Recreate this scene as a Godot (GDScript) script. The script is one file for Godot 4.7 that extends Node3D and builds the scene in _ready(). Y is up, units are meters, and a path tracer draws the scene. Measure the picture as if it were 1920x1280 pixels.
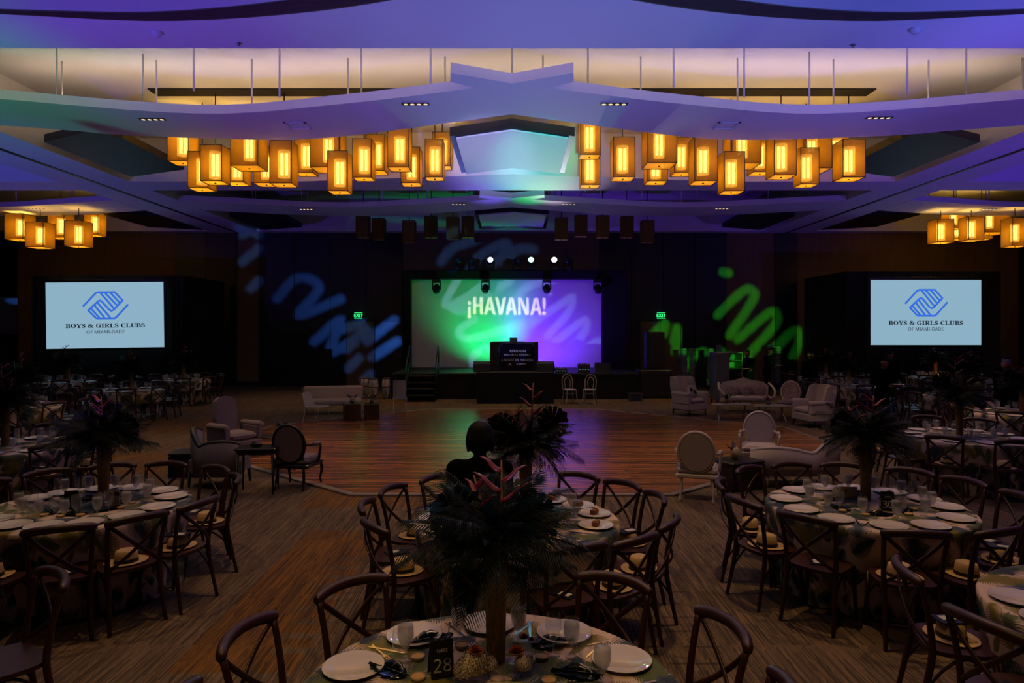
extends Node3D
# A hotel ballroom set for a gala. Metres, y up, the camera at the origin of the plan looks along -z; "depth" d in comments is -z.

const LOW := 6.5        # underside of the ceiling beams and floating bands
const HIGH := 7.7       # raised ceiling above the coffers
const BACK := 29.0      # depth of the back wall

var used := {}
var M := {}
var rng := RandomNumberGenerator.new()
var store := {}

# ---------------------------------------------------------------- helpers: names and nodes
func numbered(called: String) -> String:
	var n: int = used.get(called, 0)
	used[called] = n + 1
	return called if n == 0 else "%s_%03d" % [called, n]

func thing(called: String, label: String, category: String, at := Vector3.ZERO, turn := 0.0, group := "") -> Node3D:
	var o := Node3D.new()
	o.name = numbered(called)
	add_child(o)
	o.position = at
	o.rotation.y = turn
	tag(o, label, category, group)
	return o

func tag(o: Node, label: String, category: String, group := "") -> Node:
	o.set_meta("label", label)
	o.set_meta("category", category)
	if group != "":
		o.set_meta("group", group)
	return o

func dup(src: Node3D, label: String, at: Vector3, turn := 0.0, group := "") -> Node3D:
	var called := String(src.name)
	if called.length() > 4 and called[called.length() - 4] == "_" and called.right(3).is_valid_int():
		called = called.left(called.length() - 4)
	var o: Node3D = src.duplicate()
	o.name = numbered(called)
	add_child(o)
	o.position = at
	o.rotation.y = turn
	o.set_meta("label", label)
	if group != "":
		o.set_meta("group", group)
	elif o.has_meta("group"):
		o.remove_meta("group")
	return o

# the first call hands out the prototype itself, later calls copies of it
func place(key: String, maker: Callable, label: String, at: Vector3, turn := 0.0, group := "") -> Node3D:
	if not store.has(key):
		var o: Node3D = maker.call()
		store[key] = o
		o.position = at
		o.rotation.y = turn
		o.set_meta("label", label)
		if group != "":
			o.set_meta("group", group)
		return o
	return dup(store[key], label, at, turn, group)

func part(called: String, st, m: Material, parent: Node, at := Vector3.ZERO) -> MeshInstance3D:
	var o := MeshInstance3D.new()
	o.name = called
	o.mesh = done(st) if st is SurfaceTool else st
	o.material_override = m
	o.position = at
	parent.add_child(o, true)
	return o

func single(called: String, st, m: Material, label: String, category: String, at := Vector3.ZERO, turn := 0.0, group := "") -> MeshInstance3D:
	var o := MeshInstance3D.new()
	o.name = numbered(called)
	o.mesh = done(st) if st is SurfaceTool else st
	o.material_override = m
	add_child(o)
	o.position = at
	o.rotation.y = turn
	tag(o, label, category, group)
	return o

func struct(called: String, st, m: Material, parent: Node = null) -> MeshInstance3D:
	var o := MeshInstance3D.new()
	o.mesh = done(st) if st is SurfaceTool else st
	o.material_override = m
	if parent == null:
		o.name = numbered(called)
		o.set_meta("kind", "structure")
		add_child(o)
	else:
		o.name = called
		parent.add_child(o, true)
	return o

# ---------------------------------------------------------------- helpers: shapes
func S(smooth := false) -> SurfaceTool:
	var st := SurfaceTool.new()
	st.begin(Mesh.PRIMITIVE_TRIANGLES)
	st.set_smooth_group(0 if smooth else -1)
	return st

func done(st: SurfaceTool) -> ArrayMesh:
	st.generate_normals()
	return st.commit()

func tri(st: SurfaceTool, a: Vector3, b: Vector3, c: Vector3) -> void:   # counter-clockwise seen from outside
	st.add_vertex(a)
	st.add_vertex(c)
	st.add_vertex(b)

func quad(st: SurfaceTool, a: Vector3, b: Vector3, c: Vector3, d: Vector3) -> void:
	tri(st, a, b, c)
	tri(st, a, c, d)

func hexa(st: SurfaceTool, p: Array) -> void:   # eight corners: lower four counter-clockwise from above, then the upper four
	quad(st, p[3], p[2], p[1], p[0])
	quad(st, p[4], p[5], p[6], p[7])
	for i in 4:
		var j := (i + 1) % 4
		quad(st, p[i], p[j], p[4 + j], p[4 + i])

func box(st: SurfaceTool, c: Vector3, s: Vector3, b := Basis.IDENTITY) -> void:
	var h := s / 2
	var p := []
	for y in [-h.y, h.y]:
		for q in [[-h.x, h.z], [h.x, h.z], [h.x, -h.z], [-h.x, -h.z]]:
			p.append(c + b * Vector3(q[0], y, q[1]))
	hexa(st, p)

func cbox(st: SurfaceTool, c: Vector3, s: Vector3, e: float, b := Basis.IDENTITY) -> void:   # box with chamfered edges
	var h := s / 2
	var n := [[-1, 1], [1, 1], [1, -1], [-1, -1]]
	var ring := func(y: float, inset: float) -> Array:
		var r := []
		for q in n:
			var x: float = q[0] * (h.x - inset)
			var z: float = q[1] * (h.z - inset)
			# two points per corner
			var first := Vector3(x - q[0] * e, y, z) if q[0] * q[1] > 0 else Vector3(x, y, z - q[1] * e)
			var second := Vector3(x, y, z - q[1] * e) if q[0] * q[1] > 0 else Vector3(x - q[0] * e, y, z)
			if q[0] < 0 and q[1] > 0:
				first = Vector3(x, y, z - e); second = Vector3(x + e, y, z)
			elif q[0] > 0 and q[1] > 0:
				first = Vector3(x - e, y, z); second = Vector3(x, y, z - e)
			elif q[0] > 0:
				first = Vector3(x, y, z + e); second = Vector3(x - e, y, z)
			else:
				first = Vector3(x + e, y, z); second = Vector3(x, y, z + e)
			r.append(c + b * first)
			r.append(c + b * second)
		return r
	var rings := [ring.call(-h.y, e), ring.call(-h.y + e, 0.0), ring.call(h.y - e, 0.0), ring.call(h.y, e)]
	for k in 3:
		for i in 8:
			var j := (i + 1) % 8
			quad(st, rings[k][i], rings[k][j], rings[k + 1][j], rings[k + 1][i])
	for i in range(1, 7):
		tri(st, rings[3][0], rings[3][i], rings[3][i + 1])
		tri(st, rings[0][0], rings[0][i + 1], rings[0][i])

func tube(st: SurfaceTool, pts: Array, r, n := 8, flat := 1.0, up := Vector3.UP, caps := true) -> void:
	var rings := []
	for i in pts.size():
		var t: Vector3 = (pts[mini(i + 1, pts.size() - 1)] - pts[maxi(i - 1, 0)]).normalized()
		var ref := up if absf(t.dot(up)) < 0.95 else Vector3(0.9, 0.1, 0.42).normalized()
		var side := t.cross(ref).normalized()
		var top := side.cross(t).normalized()
		var rad: float = r[i] if r is Array else r
		var ring := []
		for k in n:
			var a := TAU * k / n
			ring.append(pts[i] + side * cos(a) * rad + top * sin(a) * rad * flat)
		rings.append(ring)
	for i in rings.size() - 1:
		for k in n:
			var l := (k + 1) % n
			quad(st, rings[i][k], rings[i + 1][k], rings[i + 1][l], rings[i][l])
	if caps:
		for k in range(1, n - 1):
			tri(st, rings[0][0], rings[0][k], rings[0][k + 1])
			tri(st, rings[-1][0], rings[-1][k + 1], rings[-1][k])

func bend(pts: Array, steps := 5) -> Array:   # Catmull-Rom through the points
	var out := []
	for i in pts.size() - 1:
		var a: Vector3 = pts[maxi(i - 1, 0)]
		var d: Vector3 = pts[mini(i + 2, pts.size() - 1)]
		for k in steps:
			out.append(pts[i].cubic_interpolate(pts[i + 1], a, d, float(k) / steps))
	out.append(pts[-1])
	return out

func lathe(st: SurfaceTool, prof: Array, n := 24, at := Vector3.ZERO, flutes := 0, depth := 0.0) -> void:
	for j in prof.size() - 1:
		for i in n:
			var q := []
			for e in [[i, j], [i + 1, j], [i + 1, j + 1], [i, j + 1]]:
				var a: float = TAU * e[0] / n
				var r: float = prof[e[1]][0]
				if flutes > 0:
					r *= 1.0 - depth * (0.5 - 0.5 * cos(a * flutes))
				q.append(at + Vector3(cos(a) * r, prof[e[1]][1], -sin(a) * r))
			if prof[j][0] < 1e-5:
				tri(st, q[0], q[2], q[3])
			elif prof[j + 1][0] < 1e-5:
				tri(st, q[0], q[1], q[2])
			else:
				quad(st, q[0], q[1], q[2], q[3])

func ball(st: SurfaceTool, c: Vector3, r: Vector3, n := 14, m := 8, b := Basis.IDENTITY) -> void:
	for j in m:
		for i in n:
			var q := []
			for e in [[i, j], [i + 1, j], [i + 1, j + 1], [i, j + 1]]:
				var a: float = TAU * e[0] / n
				var v: float = PI * (float(e[1]) / m - 0.5)
				q.append(c + b * (Vector3(cos(v) * cos(a), sin(v), -cos(v) * sin(a)) * r))
			if j == 0:
				tri(st, q[0], q[2], q[3])
			elif j == m - 1:
				tri(st, q[0], q[1], q[2])
			else:
				quad(st, q[0], q[1], q[2], q[3])

# a slab from a plan outline of (x, depth) points, between two heights
func slab(st: SurfaceTool, outline: Array, y0: float, y1: float) -> void:
	var p := PackedVector2Array()
	for q in outline:
		p.append(Vector2(q[0], q[1]))
	if Geometry2D.is_polygon_clockwise(p):
		p.reverse()
	var t := Geometry2D.triangulate_polygon(p)
	for i in range(0, t.size(), 3):
		var a := p[t[i]]
		var b := p[t[i + 1]]
		var c := p[t[i + 2]]
		if (b - a).cross(c - a) < 0:
			var k := b
			b = c
			c = k
		tri(st, Vector3(a.x, y1, -a.y), Vector3(b.x, y1, -b.y), Vector3(c.x, y1, -c.y))
		tri(st, Vector3(a.x, y0, -a.y), Vector3(c.x, y0, -c.y), Vector3(b.x, y0, -b.y))
	for i in p.size():
		var a := p[i]
		var b := p[(i + 1) % p.size()]
		quad(st, Vector3(a.x, y0, -a.y), Vector3(b.x, y0, -b.y), Vector3(b.x, y1, -b.y), Vector3(a.x, y1, -a.y))

# an outline drawn in x, y and given thickness along z
func panel(st: SurfaceTool, outline: Array, z0: float, z1: float, b := Basis.IDENTITY, at := Vector3.ZERO) -> void:
	var p := PackedVector2Array()
	for q in outline:
		p.append(Vector2(q[0], q[1]))
	if Geometry2D.is_polygon_clockwise(p):
		p.reverse()
	var t := Geometry2D.triangulate_polygon(p)
	var f := func(v: Vector2, z: float) -> Vector3: return at + b * Vector3(v.x, v.y, z)
	for i in range(0, t.size(), 3):
		var k := [p[t[i]], p[t[i + 1]], p[t[i + 2]]]
		if (k[1] - k[0]).cross(k[2] - k[0]) < 0:
			k = [k[0], k[2], k[1]]
		tri(st, f.call(k[0], z1), f.call(k[1], z1), f.call(k[2], z1))
		tri(st, f.call(k[0], z0), f.call(k[2], z0), f.call(k[1], z0))
	for i in p.size():
		var u := p[i]
		var v := p[(i + 1) % p.size()]
		quad(st, f.call(u, z0), f.call(v, z0), f.call(v, z1), f.call(u, z1))

func words_mesh(text: String, size: float, font := "Droid Sans", bold := false, deep := 0.004) -> TextMesh:
	var f := SystemFont.new()
	f.font_names = PackedStringArray([font])
	if bold:
		f.font_weight = 700
	var t := TextMesh.new()
	t.font = f
	t.text = text
	t.font_size = 48
	t.pixel_size = size / 34.0     # size is the height of a capital
	t.depth = deep
	t.curve_step = 2.0
	return t

# ---------------------------------------------------------------- helpers: materials
func mat(key: String, c: Color, rough := 0.7, metal := 0.0) -> StandardMaterial3D:
	if M.has(key):
		return M[key]
	var m := StandardMaterial3D.new()
	m.resource_name = key
	m.albedo_color = c
	m.roughness = rough
	m.metallic = metal
	M[key] = m
	return m

func glow(key: String, c: Color, power: float) -> StandardMaterial3D:
	var m := mat(key, Color(0.02, 0.02, 0.02), 0.4)
	m.emission_enabled = true
	m.emission = c
	m.emission_energy_multiplier = power
	return m

func noise_tex(freq: float, lo: Color, hi: Color, size := 256, octaves := 3, type := FastNoiseLite.TYPE_SIMPLEX_SMOOTH, sd := 1) -> ImageTexture:
	var n := FastNoiseLite.new()
	n.seed = sd
	n.noise_type = type
	n.frequency = freq
	n.fractal_octaves = octaves
	var im := n.get_seamless_image(size, size)
	im.convert(Image.FORMAT_RGB8)
	for y in size:
		for x in size:
			im.set_pixel(x, y, lo.lerp(hi, im.get_pixel(x, y).r))
	return ImageTexture.create_from_image(im)

func grained(key: String, lo: Color, hi: Color, rough: float, scale: Vector3, freq := 0.02, metal := 0.0, sd := 1) -> StandardMaterial3D:
	var m := mat(key, Color.WHITE, rough, metal)
	m.albedo_texture = noise_tex(freq, lo, hi, 128, 3, FastNoiseLite.TYPE_SIMPLEX_SMOOTH, sd)
	m.uv1_triplanar = true
	m.uv1_scale = scale
	return m

# ---------------------------------------------------------------- helpers: lights
func aim(l: Node3D, from: Vector3, to: Vector3) -> void:
	var f := (to - from).normalized()
	l.transform = Transform3D(Basis.looking_at(f, Vector3.UP if absf(f.y) < 0.98 else Vector3.FORWARD), from)

func spot(parent: Node, from: Vector3, to: Vector3, c: Color, energy: float, half_angle: float, soft := 0.6, size := 0.06) -> SpotLight3D:
	var l := SpotLight3D.new()
	l.name = "beam"
	l.light_color = c
	l.light_energy = energy
	l.spot_angle = half_angle
	l.spot_angle_attenuation = soft
	l.spot_range = 60.0
	l.spot_attenuation = 2.0
	l.light_size = size
	l.shadow_enabled = true
	parent.add_child(l, true)
	aim(l, from, to)
	return l

func omni(parent: Node, at: Vector3, c: Color, energy: float, size := 0.05) -> OmniLight3D:
	var l := OmniLight3D.new()
	l.name = "bulb_light"
	l.light_color = c
	l.light_energy = energy
	l.light_size = size
	l.omni_range = 60.0
	l.omni_attenuation = 2.0
	l.shadow_enabled = true
	parent.add_child(l, true)
	l.position = at
	return l

func area(parent: Node, from: Vector3, to: Vector3, c: Color, energy: float, w: float, h: float) -> AreaLight3D:
	var l := AreaLight3D.new()
	l.name = "strip_light"
	l.light_color = c
	l.light_energy = energy
	l.area_size = Vector2(w, h)
	l.area_range = 60.0
	l.area_attenuation = 2.0
	l.shadow_enabled = true
	parent.add_child(l, true)
	aim(l, from, to)
	return l

# ---------------------------------------------------------------- the room
func carpet_texture() -> ImageTexture:
	# woven pattern, one pixel per 2.4 cm: taupe ground, ochre fields with combs of taupe bars
	var w := 2000
	var h := 1584
	var im := Image.create(w, h, false, Image.FORMAT_RGB8)
	var ground := Color(0.47, 0.39, 0.295)
	var gold := Color(0.50, 0.345, 0.085)
	im.fill(ground)
	var rect := func(x0: float, x1: float, d0: float, d1: float, c: Color) -> void:
		im.fill_rect(Rect2i(int((x0 + 24.0) / 0.024), int((30.0 - d1) / 0.024), maxi(1, int((x1 - x0) / 0.024)), maxi(1, int((d1 - d0) / 0.024))), c)
	var field := func(x0: float, x1: float, d0: float, d1: float, comb_from: float, comb_to: float) -> void:
		rect.call(x0, x1, d0, d1, gold)
		var d: float = d0 + 0.28
		var k := 0
		while d < d1 - 0.9:
			rect.call(minf(comb_from, comb_to) + (0.06 if k % 2 == 0 else 0.0), maxf(comb_from, comb_to), d, d + 0.11, ground)
			d += 0.255
			k += 1
	field.call(-2.42, -1.53, 4.75, 8.15, -1.86, -1.50)
	field.call(-2.9, -1.2, 9.2, 10.8, 5.0, 5.0)
	field.call(-7.6, -5.3, 11.3, 13.3, -7.6, -6.6)
	field.call(-9.6, -6.4, 15.9, 18.2, -9.6, -8.2)
	field.call(-6.4, -4.6, 16.3, 17.4, -6.4, -5.7)
	field.call(5.9, 8.8, 17.6, 20.0, 8.0, 8.8)
	field.call(8.4, 10.6, 13.0, 15.8, 9.9, 10.6)
	field.call(-14.0, -11.5, 9.0, 12.0, -12.0, -11.5)
	field.call(11.0, 13.5, 8.0, 11.0, 11.0, 11.5)
	field.call(-4.8, -2.9, 21.5, 24.5, -4.8, -4.2)
	field.call(5.0, 8.0, 22.5, 25.0, 7.0, 8.0)
	# a comb of fine joints on the plain carpet
	var d := 4.6
	var k := 0
	while d < 8.4:
		rect.call(0.95 + 0.18 * (k % 3), 1.62 - 0.12 * (k % 2), d, d + 0.03, Color(0.27, 0.21, 0.15))
		d += 0.27
		k += 1
	return ImageTexture.create_from_image(im)

func streak_texture(n: int, streaks: int, lo: float, hi: float, across: bool, sd: int, tint: Color) -> ImageTexture:
	var r := RandomNumberGenerator.new()
	r.seed = sd
	var im := Image.create(n, n, false, Image.FORMAT_RGB8)
	im.fill(tint * 0.8)
	for i in streaks:
		var v := r.randf_range(lo, hi)
		var c := Color(tint.r * v, tint.g * v, tint.b * v)
		var l := r.randi_range(n / 16, n / 3)
		var t := r.randi_range(1, 2) if not across else r.randi_range(2, 7)
		var p := Vector2i(r.randi_range(0, n - 1), r.randi_range(0, n - 1))
		im.fill_rect(Rect2i(p.x, p.y, l, t) if across else Rect2i(p.x, p.y, t, l), c)
	return ImageTexture.create_from_image(im)

func room() -> void:
	# floor: one sheet with world-sized uv (carpet pattern) and a second uv for its yarn
	var st := S()
	var c := [Vector3(-24, 0, 8), Vector3(24, 0, 8), Vector3(24, 0, -30), Vector3(-24, 0, -30)]
	for t in [[0, 2, 1], [0, 3, 2]]:
		for i in t:
			var v: Vector3 = c[i]
			st.set_uv(Vector2((v.x + 24.0) / 48.0, (v.z + 30.0) / 38.016))
			st.set_uv2(Vector2(v.x, v.z) / 2.6)
			st.add_vertex(v)
	box(st, Vector3(0, -0.16, -11), Vector3(48, 0.3, 38))
	var fm := mat("carpet", Color.WHITE, 0.95)
	fm.albedo_texture = carpet_texture()
	fm.detail_enabled = true
	fm.detail_blend_mode = BaseMaterial3D.BLEND_MODE_MUL
	fm.detail_uv_layer = BaseMaterial3D.DETAIL_UV_2
	fm.detail_albedo = streak_texture(512, 7000, 0.42, 1.0, false, 3, Color(1, 0.97, 0.93))
	var fl := struct("floor", st, fm)

	# dance floor: a raised panel floor with cut corners and an edging strip
	var edge := [[-2.3, 9.95], [2.3, 9.95], [6.6, 13.8], [6.6, 16.6], [2.5, 20.4], [-2.5, 20.4], [-5.9, 16.9], [-5.9, 13.2]]
	var dance := Node3D.new()
	dance.name = numbered("dance_floor")
	add_child(dance)
	tag(dance, "glossy brown wooden dance floor with cut corners and grey metal edging", "dance floor")
	st = S()
	slab(st, edge, 0.003, 0.025)
	var dm := mat("dance_wood", Color.WHITE, 0.22)
	dm.albedo_texture = streak_texture(512, 3000, 0.45, 1.0, true, 5, Color(0.66, 0.44, 0.26))
	dm.uv1_triplanar = true
	dm.uv1_scale = Vector3(0.13, 0.35, 0.30)
	dm.roughness = 0.27
	part("surface", st, dm, dance)
	for i in edge.size():
		var a := Vector3(edge[i][0], 0.014, -edge[i][1])
		var j := (i + 1) % edge.size()
		var b := Vector3(edge[j][0], 0.014, -edge[j][1])
		st = S()
		var along := (b - a).normalized()
		box(st, (a + b) / 2 + along.cross(Vector3.UP) * 0.06, Vector3(0.12, 0.026, a.distance_to(b) + 0.08), Basis.looking_at(along))
		part("edging_strip", st, mat("edging", Color(0.46, 0.42, 0.41), 0.5, 0.2), dance)

	# walls
	var tan := grained("wall_tan", Color(0.40, 0.31, 0.23), Color(0.44, 0.35, 0.26), 0.85, Vector3(1.2, 0.2, 1.2), 0.03)
	var dark := grained("wall_dark_wood", Color(0.036, 0.025, 0.02), Color(0.065, 0.044, 0.032), 0.45, Vector3(2.5, 0.25, 2.5), 0.03)
	st = S()
	box(st, Vector3(0, HIGH / 2, -BACK - 0.15), Vector3(48.6, HIGH, 0.3))
	var wb := struct("wall_back", st, tan)
	# dark timber fields and bronze door leaves on the back wall, proud of the plaster
	for p in [[-24.0, -20.96], [-14.27, -11.67], [-10.76, -4.65], [3.72, 9.1], [11.15, 12.1], [21.5, 24.0]]:
		var n := maxi(1, int(round((p[1] - p[0]) / 1.5)))
		var each: float = (p[1] - p[0]) / n
		for i in n:
			st = S()
			cbox(st, Vector3(p[0] + each * (i + 0.5), LOW / 2, -BACK + 0.03), Vector3(each - 0.02, LOW, 0.06), 0.008)
			struct("timber_panel", st, dark, wb)
	st = S()
	box(st, Vector3(0, HIGH / 2, 8.15), Vector3(48.6, HIGH, 0.3))
	struct("wall_rear", st, tan)
	for s in [-1, 1]:
		st = S()
		box(st, Vector3(s * 24.15, HIGH / 2, -10.5), Vector3(0.3, HIGH, 37.3))
		struct("wall_left" if s < 0 else "wall_right", st, tan)
	for s in [[-20.96, -14.27], [-11.67, -10.76], [-4.6, 3.7], [9.12, 11.13], [12.12, 21.48]]:
		st = S()
		box(st, Vector3((s[0] + s[1]) / 2, 0.1, -BACK + 0.012), Vector3(s[1] - s[0], 0.2, 0.024))
		struct("baseboard_back", st, mat("base", Color(0.10, 0.07, 0.05), 0.5))
	# service doors under the exit signs
	for d in [[-6.42, 1.2, "door_1"], [-5.2, 1.2, "door_2"], [5.85, 0.86, "door_3"], [6.72, 0.86, "door_4"]]:
		var o := Node3D.new()
		o.name = d[2]
		o.set_meta("kind", "structure")
		add_child(o)
		st = S()
		cbox(st, Vector3(d[0], 1.38, -BACK + 0.09), Vector3(d[1] - 0.02, 2.74, 0.05), 0.006)
		part("leaf", st, tan if d[2] != "door_2" else mat("door_dark", Color(0.08, 0.07, 0.08), 0.4), o)
		st = S(true)
		tube(st, [Vector3(d[0] + d[1] * 0.4, 1.0, -BACK + 0.15), Vector3(d[0] + d[1] * 0.4, 1.35, -BACK + 0.15)], 0.012, 6)
		part("handle", st, mat("steel", Color(0.5, 0.5, 0.5), 0.3, 1.0), o)
		st = S()
		for k in [-1, 1]:
			box(st, Vector3(d[0] + k * (d[1] / 2 + 0.02), 1.4, -BACK + 0.10), Vector3(0.05, 2.8, 0.08))
		box(st, Vector3(d[0], 2.80, -BACK + 0.10), Vector3(d[1] + 0.09, 0.05, 0.08))
		part("frame", st, dark, o)

# ---------------------------------------------------------------- the ceiling
func curve2(pts: Array, steps := 6) -> Array:
	var v := []
	for p in pts:
		v.append(Vector3(p[0], p[1], 0))
	var out := []
	for q in bend(v, steps):
		out.append([q.x, q.y])
	return out

func mirrored(pts: Array) -> Array:
	var out := []
	for p in pts:
		out.append([-p[0], p[1]])
	return out

func ceiling() -> void:
	var white := mat("ceiling_paint", Color(0.80, 0.79, 0.77), 0.8)
	var st := S()
	box(st, Vector3(0, HIGH + 0.15, -10.5), Vector3(48.6, 0.3, 38))
	var ce := struct("ceiling", st, white)
	# beams along the room with the track of the folding partition
	for x in [-11.6, 11.6]:
		st = S()
		box(st, Vector3(x, (LOW + HIGH) / 2, -10.5), Vector3(2.0, HIGH - LOW, 37))
		struct("beam", st, white, ce)
		st = S()
		box(st, Vector3(x, LOW - 0.006, -10.5), Vector3(0.1, 0.02, 37))
		struct("partition_track", st, mat("track", Color(0.05, 0.05, 0.06), 0.5), ce)
	# beams across the room, swelling towards the middle of each coffer
	for bay in [-23.2, 0.0, 23.2]:
		var x0 := maxf(bay - 10.6, -24.0)
		var x1 := minf(bay + 10.6, 24.0)
		var inside := func(pts: Array) -> Array:
			var out := []
			for p in pts:
				if p[0] + bay > x0 + 0.05 and p[0] + bay < x1 - 0.05:
					out.append([p[0] + bay, p[1]])
			return out
		var near0 := curve2([[-10.6, 8.4], [-6.7, 8.85], [-4.5, 9.05], [-2.2, 8.7], [0.0, 7.9]])
		near0 = near0 + mirrored(near0.slice(0, near0.size() - 1)).duplicate()
		near0.sort_custom(func(a, b): return a[0] < b[0])
		st = S()
		slab(st, [[x0, 9.95]] + [[x0, 8.6]] + inside.call(near0) + [[x1, 8.6], [x1, 9.95]], LOW, LOW + 0.35)
		slab(st, [[x0, 9.2], [x1, 9.2], [x1, 9.6], [x0, 9.6]], LOW + 0.3, HIGH)
		struct("beam", st, white, ce)
		if bay == 0.0:      # brown strip on the front edge of the nearest beam, deepest in the middle
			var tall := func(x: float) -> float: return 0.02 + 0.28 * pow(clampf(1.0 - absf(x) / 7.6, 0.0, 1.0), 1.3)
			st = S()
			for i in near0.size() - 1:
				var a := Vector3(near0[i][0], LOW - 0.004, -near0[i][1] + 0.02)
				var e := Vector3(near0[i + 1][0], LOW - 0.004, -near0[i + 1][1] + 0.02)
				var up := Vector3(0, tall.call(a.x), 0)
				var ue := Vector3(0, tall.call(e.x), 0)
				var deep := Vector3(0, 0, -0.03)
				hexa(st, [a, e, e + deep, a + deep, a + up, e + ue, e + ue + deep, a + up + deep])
			struct("brown_facing", st, grained("brown_strip", Color(0.26, 0.18, 0.13), Color(0.32, 0.225, 0.165), 0.7, Vector3(0.4, 3, 3), 0.05), ce)
		st = S()
		slab(st, [[x0, 20.1], [x0, 18.9]] + inside.call([[-6.0, 18.9], [0.0, 18.0], [6.0, 18.9]]) + [[x1, 18.9], [x1, 20.1]], LOW, HIGH)
		struct("beam", st, white, ce)
		st = S()
		slab(st, [[x0, 29.0], [x0, 28.4]] + inside.call([[-6.0, 28.4], [0.0, 28.1], [6.0, 28.4]]) + [[x1, 28.4], [x1, 29.0]], LOW, HIGH)
		struct("beam", st, white, ce)
	# a dark air slot in the raised ceiling of each coffer
	for d in [15.2, 25.1]:
		for bay in [-23.2, 0.0, 23.2]:
			st = S()
			slab(st, [[maxf(bay - 8.0, -24.0), d - 0.22], [minf(bay + 8.0, 24.0), d - 0.22], [minf(bay + 8.0, 24.0), d + 0.22], [maxf(bay - 8.0, -24.0), d + 0.22]], HIGH - 0.03, HIGH + 0.01)
			struct("air_slot", st, mat("slot", Color(0.05, 0.035, 0.03), 0.8), ce)
	for row in 2:
		canopy(0.0, 9.9 * row, row)
	canopy(-23.2, 9.9, 2)
	canopy(23.2, 9.9, 3)
	smoke_detectors()

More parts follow.
